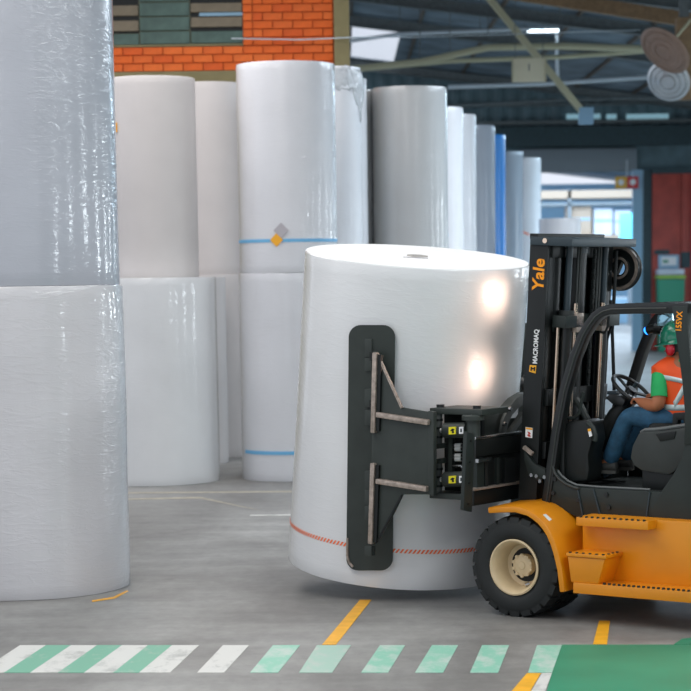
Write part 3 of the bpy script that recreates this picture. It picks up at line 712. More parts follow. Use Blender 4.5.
wheel(-2.35, -.12, .36, s=.857); wheel(-2.35, 2*VC+.12, .36, s=.857, side=-1)
B().cyl((0, -.2, RW), (0, 2*VC+.2, RW), .16, 20).obj('axle', M['black'], fk)
# --- chassis, fender, steps
CV = -.27
b = B(); b.bb(-2.3, -.50, CV, 2*VC-CV, .30, .86); b.obj('chassis', M['yellow'], fk, bevel=.015)
b = B(); b.bb(-.55, .20, -.62, 2*VC+.62, .25, .95); b.obj('front_frame', M['black'], fk, bevel=.02)
def fender(mv):
    lp = [sd(x, y, .015) for x, y in ((487.6, 507.5), (500, 506.8), (515, 506.5), (528, 510.2), (535, 514.5), (541, 519.5), (546.5, 526), (550.7, 533), (554.8, 542), (558, 552), (562, 569), (564.8, 592))]
    out = [(p.x, p.z) for p in lp]
    inn = []
    for i, (u, w_) in enumerate(out):
        a = out[max(0, i-1)]; c = out[min(len(out)-1, i+1)]; d = Vector((c[0]-a[0], c[1]-a[1])).normalized(); nn = Vector((d.y, -d.x))
        if nn.dot(Vector((0-u, RW-w_))) < 0: nn = -nn
        inn.append((u+nn.x*.05, w_+nn.y*.05))
    b = B(); V0, V1 = .015, -.60
    rings = [[mv((u, V0, w_)) for u, w_ in out], [mv((u, V1, w_)) for u, w_ in out], [mv((u, V1, w_-.0)) for u, w_ in out]]
    n = len(out)
    A = [b.bm.verts.new(mv((u, V0, w_))) for u, w_ in out]; Bq = [b.bm.verts.new(mv((u, V0, w_))) for u, w_ in inn]
    Cq = [b.bm.verts.new(mv((u, V1, w_+.02))) for u, w_ in out]; Dq = [b.bm.verts.new(mv((u, V1, w_))) for u, w_ in inn]
    for i in range(n-1):
        b.bm.faces.new((A[i], A[i+1], Bq[i+1], Bq[i])); b.bm.faces.new((A[i], Cq[i], Cq[i+1], A[i+1]))
        b.bm.faces.new((Bq[i], Bq[i+1], Dq[i+1], Dq[i])); b.bm.faces.new((Cq[i], Dq[i], Dq[i+1], Cq[i+1]))
    b.bm.faces.new((A[0], Bq[0], Dq[0], Cq[0])); b.bm.faces.new((A[-1], Cq[-1], Dq[-1], Bq[-1]))
    # wedge filling back to the chassis side
    bv = [e for e in b.bm.edges if e.calc_face_angle(0) > .9]
    return b.obj('fender', M['yellow'], fk, bevel=.012, smooth=50)
ident = lambda p: Vector(p)
mirr = lambda p: Vector((p[0], 2*VC-p[1], p[2]))
fd = fender(ident); fender(mirr)
st_ = sd(547, 516.5, .0)
# sill running board with grip studs
for mv in (ident, mirr):
    b = B(); uA, uB = sd(573, 592, 0).x, -2.0
    b.prism([mv((uA, 0, .245)), mv((uB, 0, .245)), mv((uB, 0, .335)), mv((uA, 0, .335))], mv((0, CV-.02, 0))-mv((0, 0, 0)))
    sill = b.obj('running_board', M['yellow'], fk, bevel=.006)
    for k in range(26):
        u = -.86-k*.045
        B().box(mv((u, -.012, .342)), (.018, .02, .016)).obj('grip_stud', M['black'] if k % 1 else M['charcoal'], sill, smooth=0)
    # step box (tapers downward)
    tp = [(-.52, 0, .575), (-.87, 0, .575), (-.87, CV-.02, .575), (-.52, CV-.02, .575)]
    bt = [(-.545, -.01, .335), (-.80, -.01, .335), (-.80, CV-.02, .335), (-.545, CV-.02, .335)]
    b = B(); b.loft([[mv(p) for p in bt], [mv((p[0], p[1], p[2]-.03)) for p in tp]]); stp = b.obj('step_box', M['yellow'], fk, bevel=.008)
    B().prism([mv(p) for p in [(-.51, .01, .548), (-.885, .01, .548), (-.885, CV, .548), (-.51, CV, .548)]], (0, 0, .03)).obj('step_plate', M['yellow'], stp, bevel=.005)
    for k in range(6): B().box(mv((-.545-k*.062, 0, .581)), (.018, .018, .012)).obj('grip_stud', M['charcoal'], stp, smooth=0)
    for k in range(3): B().box(mv((-.87, -.06-k*.07, .581)), (.018, .018, .012)).obj('grip_stud', M['charcoal'], stp, smooth=0)
    # upper step
    uL, uR = sd(576, 517, -.13).x, sd(648, 522, -.13).x; zs_ = sd(576, 517, -.13).z-.872
    b = B(); b.prism([mv((uL, -.13, .80+zs_)), mv((uR, -.13, .80+zs_)), mv((uR, -.13, .872+zs_)), mv((uL, -.13, .872+zs_))], mv((0, -.28, 0))-mv((0, 0, 0))); us = b.obj('upper_step', M['yellow'], fk, bevel=.008)
    for k in range(12): B().box(mv((uL-.04-k*(uL-uR-.08)/11, -.14, .876+zs_)), (.018, .018, .014)).obj('grip_stud', M['charcoal'], us, smooth=0)
# white maker's tag on the fender
p = sd(547.5, 518, .03); B().prism([sd(543, 514.6, .022), sd(545.8, 513.8, .022), sd(552, 519.4, .022), sd(549.4, 521, .022)], (0, .004, 0)).obj('tag_plate', M['white'], fd, smooth=0)
# --- cab
KV = -.42; KF = 2*VC-KV
def side_poly(name, px, v, th, m, parent=fk, bevel=.01, smooth=35):
    return B().prism([sd(x, y, v) for x, y in px], (0, -th, 0)).obj(name, M[m], parent, bevel=bevel, smooth=smooth)
sk = [(549, 501), (553.5, 463), (556, 473), (562, 480), (570, 485.5), (578, 487.5), (654, 491.5), (691, 493), (760, 497), (760, 532), (691, 527), (655, 521), (577, 517.5), (565, 511)]
skirt = side_poly('cab_skirt', sk, KV, .06, 'charcoal')
FZ = sd(600, 489, KV).z
B().bb(-.2, -1.7, KV-.02, KF, .86, FZ).obj('cab_floor', M['floorplate'], fk, bevel=.01)
# ribs and bolts on the skirt
for pp in (((577.5, 487), (583, 517)), ((593.5, 489), (601, 518)), ((650, 492), (646, 520))):
    a, c = sd(*pp[0], KV+.004), sd(*pp[1], KV+.004); B().bar(a, c, .012, .014, (0, 1, 0)).obj('rib', M['teal_steel'], skirt, smooth=0)
for x, y in ((553.5, 493), (606.5, 494.5), (609, 507.5), (555, 479), (578, 500)):
    c = sd(x, y, KV+.004); B().cyl(c, c+Vector((0, .012, 0)), .018, 12).obj('bolt', M['black_gloss'], skirt)
b = B(); pts = [sd(x, y, KV+.012) for x, y in ((553, 466), (554.5, 473), (559, 479), (566, 484), (574, 487.5), (579, 488.5))]; b.tube(pts, .012, 8); b.obj('door_seal', M['charcoal2'], skirt)
b = B(); pts = [sd(x, y, KV-.04) for x, y in ((557, 470), (562, 476), (569, 481.5), (577, 485), (600, 487), (650, 489.5))]; b.tube(pts, .010, 8); b.obj('door_seal', M['seal_grey'], skirt)
for y0 in (491.5, 494): B().bar(sd(584, y0-.4, KV-.04), sd(655, y0+3.2, KV-.04), .02, .012).obj('sill_strip', M['seal_grey'], skirt, smooth=0)
# front cowl
cw = [(562, 425), (568, 421.5), (586, 419.5), (590, 424), (592, 440), (588, 455), (589, 470), (587, 481), (562, 483), (561, 450)]
cowl = side_poly('front_cowl', cw, KV-.08, .24, 'black', bevel=.03)
ub_ = sd(566, 450, KV-.08).x
B().bb(ub_, ub_+.04, KV-.05, KF+.05, FZ-.02, sd(566, 424, KV-.08).z).obj('bulkhead', M['black'], fk, bevel=.01)
b = B(); b.tube([sd(x, y, KV-.1) for x, y in ((588, 423), (593, 428), (595.5, 436), (595, 441))], .025, 10); b.obj('grab_handle', M['charcoal'], cowl)
B().prism([sd(x, y, KV-.06) for x, y in ((587.5, 429), (590.5, 428.5), (592, 436), (589.3, 437))], (0, -.004, 0)).obj('sticker', M['white'], cowl, smooth=0)
B().prism([sd(x, y, KV-.058) for x, y in ((587.5, 429), (590.5, 428.5), (591, 431), (588, 431.6))], (0, -.002, 0)).obj('sticker', M['orange_label'], cowl, smooth=0)
b = B(); b.tube([sd(x, y, KV-.12) for x, y in ((566, 418), (574, 418), (579, 414), (581, 404), (583.5, 392))], .014, 8); b.obj('grab_rail', M['charcoal'], cowl)
b = B(); b.tube([sd(x, y, KV-.3) for x, y in ((576, 399), (580, 405), (585, 415), (588, 421))], .03, 8); b.obj('lever', M['charcoal'], cowl)
# seat pedestal and seat
sb = [(638, 434), (640, 431.5), (660, 431), (684, 427.5), (688, 430), (688, 450), (683, 462), (674, 472), (668, 475), (642, 471), (634, 466), (630, 458), (632, 446)]
seat_base = side_poly('seat_base', sb, KV-.12, 1.0, 'charcoal2', bevel=.035)
B().prism([sd(x, y, KV-.11) for x, y in ((655, 434), (676, 431), (674, 439), (660, 441.5))], (0, -.03, 0)).obj('hood_latch', M['black'], seat_base, bevel=.006)
b = B(); b.tube([sd(x, y, KV-.16) for x, y in ((643, 436), (641.5, 432), (645, 430), (660, 429), (687, 425))], .016, 8); b.obj('hood_seal', M['seal_grey'], seat_base)
VD = -.98
ub_ = sd(644, 470, KV-.2).x
B().bb(ub_, ub_-.6, KV-.16, KF+.16, FZ-.02, sd(644, 466, KV-.2).z).obj('seat_pedestal', M['black'], fk, bevel=.02)
c = sd(668, 427, VD)
seat = B().box((c.x-.22, VD, c.z-.02), (.56, .52, .14)).obj('seat', M['black'], fk, bevel=.05, seg=3)
o = B().box((c.x-.50, VD, c.z+.33), (.14, .48, .68), Euler((0, -.14, 0)).to_matrix()).obj('seat_back', M['black'], seat, bevel=.05, seg=3)
ar = [(672.5, 413), (690, 412), (690, 431), (684, 431), (683, 420), (678, 420), (677, 431), (671.5, 431)]
side_poly('armrest', ar, VD+.32, .07, 'black', seat, bevel=.012)
B().bb(sd(566, 450, KV-.08).x, ub_, KF+.06, KF+.02, FZ-.02, FZ+.34).obj('far_gap_panel', M['black'], fk, bevel=.01)  # added black panel hiding the bright gap below the seat base
# rear body under the rear leg
rb = [(684, 416), (700, 412), (760, 412), (760, 530), (655, 523), (650, 512), (662, 490), (672, 476), (681, 460), (685, 444)]
side_poly('rear_panel', rb, KV+.01, .10, 'charcoal', bevel=.012)
cwp = [(-1.62, .87), (-1.9, .87), (-1.9, .32), (-2.75, .34), (-3.0, .5), (-3.02, 1.1), (-2.9, 1.5), (-2.3, 1.62), (-1.72, 1.55), (-1.70, 1.0)]
B().prism([(u, -.22, w_) for u, w_ in cwp], (0, 2*VC+.44, 0)).obj('counterweight', M['yellow'], fk, bevel=.06, seg=3)
# overhead guard
def guard_side(v):
    pts = [(547.5, 506), (552, 474), (558, 432), (566, 391), (576, 357), (585, 334.5), (591, 324.5), (597, 316.5), (604, 311.5), (612, 309.2), (640, 308.4), (668, 308.2), (691, 308)]
    c = [sd(x, y, KV-.03) for x, y in pts]; c = [Vector((p.x, v, p.z)) for p in c]
    b = B(); rings = []
    for i, p in enumerate(c):
        a = c[max(0, i-1)]; e = c[min(len(c)-1, i+1)]; d = (e-a).normalized(); nn = Vector((-d.z, 0, d.x))
        ww = .085
        rings.append([p+nn*ww*.5*sx+Vector((0, .045*sy, 0)) for sx, sy in ((-1, -1), (-.4, -1.0), (1, -1), (1, 1), (-.4, 1), (-1, 1))])
    b.loft(rings); return b.obj('guard_leg', M['black_gloss'], fk, bevel=.012, smooth=50), c
gl, gc = guard_side(KV-.03); guard_side(KF+.03)
zt = gc[-1].z
# inner groove line on the near leg
b = B(); b.tube([Vector((p.x-.012, KV+.018, p.z)) for p in gc[:-1]], .008, 6); b.obj('leg_groove', M['charcoal2'], gl)
u0, u1 = gc[8].x, gc[-1].x-.35
top = B().bb(gc[9].x+.02, gc[9].x-.07, KV, KF, zt-.03, zt+.03).obj('guard_crossbar', M['black_gloss'], fk, bevel=.01)
for k in range(7):
    v = KV-.1-k*(KV-KF-.2)/6
    B().bar((gc[9].x, v, zt+.012), (u1, v, zt+.012), .035, .05).obj('roof_bar', M['black_gloss'], top, smooth=0)
B().bb(u1, u1-.1, KV, KF, zt-.04, zt+.04).obj('guard_crossbar', M['black_gloss'], fk, bevel=.01)
rl = [(671.5, 306), (687, 306), (689, 345), (694, 400), (700, 445), (684, 445), (684.5, 412), (682, 382), (676.5, 341)]
for v in (KV+.02, KF+.06):
    o = B().prism([Vector((q.x, v, q.z)) for q in [sd(x, y, KV+.02) for x, y in rl]], (0, -.08, 0)).obj('rear_leg', M['charcoal'], fk, bevel=.01)
    if v > -1: rleg = o
# 155VX reading upwards on the rear leg
def upmat(x, y, v):
    p = sd(x, y, v)
    # text x axis -> up along the leg, text y axis -> forward (+u), normal -> +v
    return Matrix.Translation(p) @ Matrix(((-.06, 1, 0, 0), (0, 0, 1, 0), (1, .06, 0, 0), (0, 0, 0, 1)))
text('model_number', '155VX', .070, M['orange_text'], rleg, upmat(681.0, 332.0, KV+.023), bold=.002, xs=.82)
# steering
sc_ = sd(632, 390, VD); cb = sd(600, 446, VD)
colm = B().tube([cb, cb.lerp(sc_, .55), sc_+Vector((.02, 0, -.06))], [.10, .085, .05], 14).obj('steering_column', M['black'], fk)
B().prism([sd(x, y, VD+.12) for x, y in ((605, 398), (609, 394), (617, 395), (625, 401), (622, 407), (612, 404))], (0, -.24, 0)).obj('dash_panel', M['black_gloss'], colm, bevel=.012)
B().box(sd(615, 392.5, VD), (.09, .12, .03)).obj('dash_display', M['teal_steel'], colm, bevel=.006)
nrm = Vector((-.62, .0, .78)).normalized(); a1 = Vector((0, 1, 0)); a2 = nrm.cross(a1)
SWR = .19
sw = B().tube([sc_+(a1*math.cos(t)+a2*math.sin(t))*SWR for t in [2*PI*k/40 for k in range(40)]], .017, 10, True).obj('steering_wheel', M['black_gloss'], fk)
for t in (.5, 2.6, 4.7): B().bar(sc_-nrm*.02, sc_+(a1*math.cos(t)+a2*math.sin(t))*SWR, .03, .014, nrm).obj('spoke', M['black_gloss'], sw, smooth=0)
B().cyl(sc_-nrm*.05, sc_+nrm*.012, .045, 16).obj('boss', M['black_gloss'], sw)
kp = sd(634, 387, VD); B().cyl(kp, kp+nrm*.05, .018, 10).obj('spinner_knob', M['teal_steel'], sw)
# pedals
for x in (598, 606): B().box(sd(x, 472, VD+.1), (.05, .08, .10), Euler((0, .5, 0)).to_matrix()).obj('pedal', M['teal_steel'], fk, bevel=.006)
# mirror and blue safety lamp
mv_ = KF+.25
mm_ = sd(667, 320, mv_); o = B().box(mm_, (.05, .20, .13)).obj('mirror_housing', M['black_gloss'], fk, bevel=.02)
B().box(mm_+Vector((-.03, .0, 0)), (.012, .18, .115)).obj('mirror_glass', M['mirror'], o, bevel=.004)
B().prism([sd(x, y, mv_+.12) for x, y in ((657.5, 315), (669, 314), (671, 318), (670, 324), (666, 326), (656.5, 326))], (0, -.02, 0)).obj('mirror_face', M['mirror'], o, bevel=.006)
B().tube([sd(668, 326, mv_), sd(662, 331, mv_+.05), sd(655, 330, mv_)], .035, 10).obj('mirror_bracket', M['black_gloss'], o)
bl_ = sd(647.5, 330, mv_); o2 = B().cyl(bl_+Vector((-.08, 0, .02)), bl_, .04, 14).obj('safety_lamp', M['black_gloss'], fk)
B().lathe([(0, .03), (.02, .026), (.036, .01), (.04, 0)], 16, Matrix.Translation(bl_) @ Matrix.Rotation(PI/2, 4, 'Y')).obj('lamp_lens', M['blue_lamp'], o2)

# --- mast (tilted back)
MT = math.radians(3.3); MP = Vector((.2, 0, .75))
mast = B().bb(-.12, .06, -.47, -.50, -.45, 2.39).obj('mast', M['black'], fk, bevel=.006); mast.location = MP; mast.rotation_euler = (0, -MT, 0)
MMI = (Matrix.Translation(MP) @ Matrix.Rotation(-MT, 4, 'Y')).inverted()
def ms(x, y, v): return MMI @ sd(x, y, v)
def mc(x, y, u): return MMI @ cu(x, y, u)
MV0, MV1 = -.47, 2*VC+.47
def mbox(name, u0, u1, v0, v1, w0, w1, m, bevel=.004): return B().bb(u0, u1, v0, v1, w0, w1).obj(name, M[m], mast, bevel=bevel)
ZTm = 2.39
for s in (0, 1):
    f = (lambda v: v) if s == 0 else (lambda v: 2*VC-v)
    if s: mbox('outer_rail', -.12, .06, f(-.47), f(-.50), -.45, ZTm, 'black')
    mbox('rail_flange', -.12, -.09, f(-.50), f(-.60), -.45, ZTm, 'black'); mbox('rail_flange', .03, .06, f(-.50), f(-.60), -.45, ZTm, 'black')
    mbox('inner_rail', -.09, .08, f(-.62), f(-.65), -.30, ZTm-.03, 'charcoal'); mbox('inner_rail_flange', -.11, -.08, f(-.62), f(-.71), -.30, ZTm-.03, 'black')
    # side lift cylinders with chrome rods
    p = Vector((-.18, f(-.72), 0))
    B().cyl(p+Vector((0, 0, -.4)), p+Vector((0, 0, 1.72)), .055, 18).obj('lift_cylinder', M['black_gloss'], mast)
    B().cyl(p+Vector((0, 0, 1.72)), p+Vector((0, 0, 1.80)), .065, 18).obj('cylinder_gland', M['charcoal2'], mast)
    B().cyl(p+Vector((0, 0, 1.80)), p+Vector((0, 0, ZTm-.05)), .03, 14).obj('cylinder_rod', M['teal_steel'], mast)
    B().cyl(Vector((-.16, f(-.62), -.2)), Vector((-.16, f(-.62), 1.75)), .016, 10).obj('rail_strip', M['chrome_warm'], mast)
    B().cyl(Vector((-.22, f(-.79), .3)), Vector((-.22, f(-.79), 1.86)), .02, 12).obj('supply_pipe', M['chrome_warm'], mast)
    mbox('pipe_clamp', -.27, -.14, f(-.56), f(-.86), 1.66, 1.76, 'charcoal'); mbox('pipe_block', -.27, -.18, f(-.74), f(-.86), 1.62, 1.78, 'worn')
    for k, dv in enumerate((-.83, -.87)): B().cyl((-.2, f(dv), 1.78), (-.2, f(dv), 2.4), .011, 8).obj('thin_pipe', M['charcoal2'], mast)
for s in (0, 1): mbox('rail_gap_filler', .0, .02, (-.62 if not s else 2*VC+.62), (-.96 if not s else 2*VC+.96), -.3, ZTm-.06, 'black')  # added dark plates closing the bright gaps beside the centre cylinder
# big centre free-lift cylinder
B().cyl((-.06, VC, -.4), (-.06, VC, 2.30), .105, 28).obj('free_lift_cylinder', M['black_gloss'], mast)
B().cyl((-.06, VC, 2.28), (-.06, VC, 2.34), .115, 28).obj('cylinder_cap', M['teal_steel'], mast)
# chains: separate links down the far side
lk = B().box((0, 0, 0), (.03, .035, .044)); bmesh.ops.bevel(lk.bm, geom=list(lk.bm.edges), offset=.006, segments=1, affect='EDGES')
lkme = bpy.data.meshes.new('chain_link'); lk.bm.to_mesh(lkme); lkme.materials.append(M['charcoal2'])
for v in (VC-.19, VC-.40):
    for k in range(52):
        piece('chain_link', lkme, mast, (-.14, v, .1+k*.043), (0, 0, 0 if k % 2 else PI/2))
# hoses
for i, (v, u) in enumerate(((VC-.26, -.16), (VC-.31, -.17), (VC-.48, -.19))):
    B().tube([(u, v, 2.3), (u, v, 1.6), (u-.03*i, v, 1.0), (u-.04, v+.02, .3)], .016, 8).obj('hose', M['rubber'], mast)
B().tube([ms(598.5, 320, -1.35), ms(598, 332, -1.35), ms(597.5, 344, -1.35)], .018, 8).obj('hose', M['blue_hose_glow'], mast)
B().tube([ms(x, y, -1.45) for x, y in ((611, 300), (611, 318), (606, 335), (600, 350), (596, 370), (595, 400), (594, 430))], .014, 8).obj('hose', M['rubber'], mast)
B().tube([ms(x, y, -1.45) for x, y in ((613, 305), (612, 325), (605, 345), (603, 380), (601, 420))], .012, 8).obj('hose', M['rubber'], mast)
B().tube([ms(x, y, -1.2) for x, y in ((600, 332), (605, 333), (608, 326), (609, 315))], .012, 8).obj('hose', M['rubber'], mast)
# coiled spring hose (bluish)
b = B(); pc = ms(565, 380, -.98); b.tube([(pc.x+.05*math.cos(t), pc.y+.05*math.sin(t), pc.z-.25+t*.0105) for t in [k*PI/5 for k in range(150)]], .011, 6); b.obj('coiled_hose', mat('violet_hose', (.06, .05, .18), .4), mast)
# crossheads and far rail bits
ch = mbox('crosshead', -.36, .05, -.45, MV1+.03, ZTm-.05, ZTm+.02, 'teal_steel', .008)
mbox('crosshead_web', -.14, -.10, -.52, MV1+.05, ZTm-.15, ZTm-.05, 'black')
mbox('head_plate', -.02, .06, -.46, MV1-.01, ZTm+.0, ZTm+.045, 'black', .006)
c = ms(551, 240.5, -.49); B().cyl((-.10, -.45, ZTm-.01), (-.10, -.44, ZTm-.01), .022, 12).obj('head_bolt', M['chrome_warm'], mast)
for z in (.55, 1.0): mbox('cross_member', -.16, -.12, -.52, MV1+.05, z, z+.14, 'black')
mbox('cross_member', -.13, -.09, -.6, MV1+.1, 1.62, 1.76, 'charcoal')
# hose sheave on the far side
p = ms(620.5, 268, -1.62)
sv = B().lathe([(.06, -.03), (.10, -.03), (.105, -.02), (.155, -.02), (.16, -.035), (.195, -.035), (.20, -.02), (.18, 0), (.20, .02), (.195, .035), (.16, .035), (.155, .02), (.105, .02), (.10, .03), (.06, .03), (.06, -.03)], 40, Matrix.Translation(p) @ Matrix.Rotation(PI/2, 4, 'X')).obj('hose_sheave', M['black_gloss'], mast)
B().lathe([(.165, .034), (.192, .034), (.192, .040), (.165, .040), (.165, .034)], 40, Matrix.Translation(p) @ Matrix.Rotation(-PI/2, 4, 'X')).obj('sheave_rim', M['worn'], sv)
B().lathe([(.075, .03), (.095, .03), (.095, .038), (.075, .038), (.075, .03)], 30, Matrix.Translation(p) @ Matrix.Rotation(-PI/2, 4, 'X')).obj('sheave_ring', M['worn'], sv)
B().bar(p, (-.12, p.y, p.z+.02), .05, .12).obj('sheave_bracket', M['black'], sv, smooth=0)
# mast tilt bracket by the fender with bolts
tbk = B().prism([ms(x, y, -.43) for x, y in ((524, 447), (527, 454), (534, 464), (545, 470), (546, 478), (536, 480), (528, 474), (524, 460))], (0, -.06, 0)).obj('tilt_bracket', M['charcoal'], mast, bevel=.008)
for x, y in ((532, 475), (537, 476), (540.5, 481), (545, 477)): 
    c = ms(x, y, -.42); B().cyl(c, c+Vector((0, .015, 0)), .016, 10).obj('bolt', M['steel'], tbk)
B().bar(ms(524, 447, -.42), ms(532.5, 454, -.42), .03, .03, (0, 1, 0)).obj('bracket_bar', M['worn'], tbk, smooth=0)
B().prism([ms(x, y, -.466) for x, y in ((525.8, 427), (532.8, 428), (532.2, 438), (525.4, 437))], (0, .003, 0)).obj('warning_sticker', M['white'], mast, smooth=0)
B().prism([ms(x, y, -.462) for x, y in ((526, 427.4), (532.6, 428.3), (532.4, 430), (525.9, 429))], (0, .002, 0)).obj('sticker_header', M['orange_label'], mast, smooth=0)
for q in (((527.3, 431.5), (529.5, 432), (531, 434), (529, 434.5)), ((527, 435), (529, 434), (531.3, 436.5), (529, 436.8))):
    B().prism([ms(x, y, -.462) for x, y in q], (0, .002, 0)).obj('sticker_figure', M['sticker_red'], mast, smooth=0)
def mtext(name, s, x, y, size, m, bold, xs, shear=0):
    p = ms(x, y, -.468); return text(name, s, size, M[m], mast, Matrix.Translation(p) @ Matrix(((0, 1, 0, 0), (0, 0, 1, 0), (1, 0, 0, 0), (0, 0, 0, 1))), bold, .0015, xs, shear)
# text reads upwards; glyph tops point forward (+u)
mtext('maker_name', 'Yale', 543.0, 291.5, .155, 'orange_text', .0035, 1.0, .12)
mtext('dealer_name', 'MACROMAQ', 537.0, 364, .062, 'white_text', .0015, .80)
lg = B().prism([ms(x, y, -.469) for x, y in ((530, 365), (536.5, 365.5), (535.8, 373.5), (529.2, 371.5))], (0, .004, 0)).obj('dealer_logo', M['orange_label'], mast, smooth=0)
for pp in (((531.4, 366.8), (531.1, 370.8)), ((531.3, 368.4), (534.6, 368.8)), ((534.6, 367), (534.3, 371))):
    B().bar(ms(*pp[0], -.463), ms(*pp[1], -.463), .012, .004, (0, 1, 0)).obj('logo_stroke', M['black'], lg, smooth=0)
# headlamps on the front legs
for (u, v, w_, tx, ty) in ((.30, -.70, 1.92, 458, 368), (.26, -.80, 2.62, 484, 295)):
    h = B().lathe([(0, -.07), (.04, -.065), (.07, -.02), (.075, .02), (.068, .02), (.06, 0), (0, -.01)], 24, Matrix.Translation((u, v, w_)) @ Matrix.Rotation(PI/2, 4, 'Y')).obj('headlamp', M['black_gloss'], fk)
    B().lathe([(0, .022), (.05, .018), (.066, .005)], 24, Matrix.Translation((u, v, w_)) @ Matrix.Rotation(PI/2, 4, 'Y')).obj('headlamp_lens', M['headlamp'], h)
    l = bpy.data.lights.new('headlamp_light', 'SPOT'); l.energy = 10; l.spot_size = math.radians(105); l.spot_blend = 1; l.color = (1, .66, .5); l.shadow_soft_size = .1
    lo = bpy.data.objects.new('headlamp_light', l); COL.objects.link(lo); lo.parent = fk; lo.location = (u+.04, v, w_)
    tgt = FMI @ on_roll(tx, ty, 0); lo.rotation_euler = (tgt-Vector((u, v, w_))).to_track_quat('-Z', 'Y').to_euler()

# --- carriage and roll clamp
def cbox(name, u0, u1, v0, v1, w0, w1, m, par, bevel=.006): return B().bb(u0, u1, v0, v1, w0, w1).obj(name, M[m], par, bevel=bevel)
UC = .37
def cbar(name, x0, y0, x1, y1, hpx, u, du, m, par=None):
    a, c = cu(x0, y0, u), cu(x1, y1, u); dz = cu(x0, y0+hpx, u).z-a.z
    end = Vector((u, 2*VC-a.y, a.z+(c.z-a.z)/(c.y-a.y)*(2*VC-2*a.y)*0))
    b = B(); b.prism([Vector((u, a.y, a.z)), Vector((u, 2*VC-a.y, a.z)), Vector((u, 2*VC-a.y, a.z+dz)), Vector((u, a.y, a.z+dz))], (du, 0, 0))
    return b.obj(name, M[m], par or fk, bevel=.006)
carr = cbar('carriage', 476, 444, 520, 440, 58, UC+.05, .04, 'black')
ep = B().prism([cu(x, y, UC-.03) for x, y in ((466.8, 431.5), (475.2, 434), (472.0, 512), (463.6, 510))], (.035, 0, 0)).obj('end_plate', M['charcoal'], carr, bevel=.005)
for k in range(4):
    c = cu(470.5-.8*k, 441+k*21, UC-.03); B().cyl(c, c+Vector((-.008, 0, 0)), .010, 8).obj('plate_bolt', M['black'], carr)
B().prism([mirr(cu(x, y, UC-.03)) for x, y in ((466.8, 431.5), (475.2, 434), (472.0, 512), (463.6, 510))], (.13, 0, 0)).obj('end_plate', M['charcoal'], carr, bevel=.005)
cbar('top_rail', 476, 437, 520, 434, 3, UC-.01, .06, 'steel', carr)
cbar('top_bar', 476, 440, 520, 436, 17, UC, .05, 'black_gloss', carr)
cbar('bottom_rail', 474, 489, 520, 483, 2.2, UC-.02, .07, 'worn', carr)
cbar('bottom_bar', 474, 491, 520, 485, 15, UC, .06, 'black', carr)
for x0, x1, mm in ((477, 484, 'charcoal'), (485, 488, 'hole_shade'), (497, 499.5, 'charcoal'), (505, 516, 'black')):  # the near-black strip stands for a shaded slot between stiffeners
    B().prism([cu(x, y, UC+.02) for x, y in ((x0, 458), (x1, 457.5), (x1, 488), (x0, 488.5))], (.04, 0, 0)).obj('stiffener', M[mm], carr, smooth=0)
B().bar(cu(477, 461, UC), cu(490, 459, UC), .03, .03).obj('side_shift_rod', M['steel'], carr, smooth=0)
# curved bracket rising behind the carriage towards the mast
arc = [cu(x, y, .62) for x, y in ((499, 434), (501, 422), (506, 411), (513, 403), (523, 397))]
b = B(); rings = []
for i, p in enumerate(arc):
    a = arc[max(0, i-1)]; e = arc[min(4, i+1)]; d = (e-a).normalized(); nn = Vector((0, -d.z, d.y))
    rings.append([p+nn*sx*.045+Vector((sy*.05, 0, 0)) for sx, sy in ((-1, -1), (1, -1), (1, 1), (-1, 1))])
cl_ = b.loft(rings).obj('clamp_bracket', M['bracket_grey'], fk, bevel=.006)
for x, y in ((503, 424), (508.5, 409)): 
    c = cu(x, y, .56); B().cyl(c, c+Vector((-.03, 0, 0)), .02, 10).obj('bolt', M['steel'], cl_)
B().bar(cu(507, 436, .58), cu(523, 414, .58), .05, .05).obj('bracket_strut', M['bracket_grey'], cl_, smooth=0)
B().prism([cu(x, y, .6) for x, y in ((497, 436), (500, 421), (515, 418), (519, 436))], (.06, 0, 0)).obj('bracket_web', M['charcoal'], cl_, smooth=0)
# clamp arm: base box open towards the truck
AV = .14
def ap(x, y, v=AV): return sd(x, y, v)
arm_px = [(373, 351), (376.5, 352), (379, 362), (401, 407.5), (431.5, 412.5), (431.5, 494.5), (402, 494.5), (393, 513), (376, 543.5), (370, 546)]
arm = B().prism([ap(x, y) for x, y in arm_px], (0, -.035, 0)).obj('clamp_arm', M['clamp_grey'], fk, bevel=.006)
B().bar(ap(377.5, 354, AV+.012), ap(402, 408, AV+.012), .018, .022, (0, 1, 0)).obj('arm_edge', M['worn'], arm, smooth=0)
B().bar(ap(376, 543, AV+.004), ap(401.5, 495.5, AV+.004), .014, .012, (0, 1, 0)).obj('arm_edge', M['black'], arm, smooth=0)
for (xa, ya, xb, yb) in ((377, 414.5, 429, 422.5), (377, 481, 427.5, 489)):
    B().bar(ap(xa, ya, AV+.02), ap(xb, yb, AV+.02), .045, .05, (0, 1, 0)).obj('arm_rib', M['worn'], arm, bevel=.008)
for (xa, ya, xb, yb) in ((375.7, 352.5, 373.7, 433), (373.5, 463, 371, 544)):
    B().bar(ap(xa, ya, AV+.02), ap(xb, yb, AV+.02), .045, .045, (0, 1, 0)).obj('hinge_bar', M['worn'], arm, bevel=.01)
    B().bar(ap(xa+4, ya+2, AV+.01), ap(xb+4, yb-2, AV+.01), .05, .03, (0, 1, 0)).obj('hinge_bar_back', M['black'], arm, smooth=0)
for y0, y1 in ((339, 357), (358, 371), (389, 407), (410, 425), (471, 490), (490, 505), (506, 520), (546, 556)):
    B().prism([ap(x, y, .10) for x, y in ((364.5, y0), (371.5, y0), (371.5, y1), (364.5, y1))], (0, -.06, 0)).obj('hinge_lug', M['clamp_grey'], arm, bevel=.004)
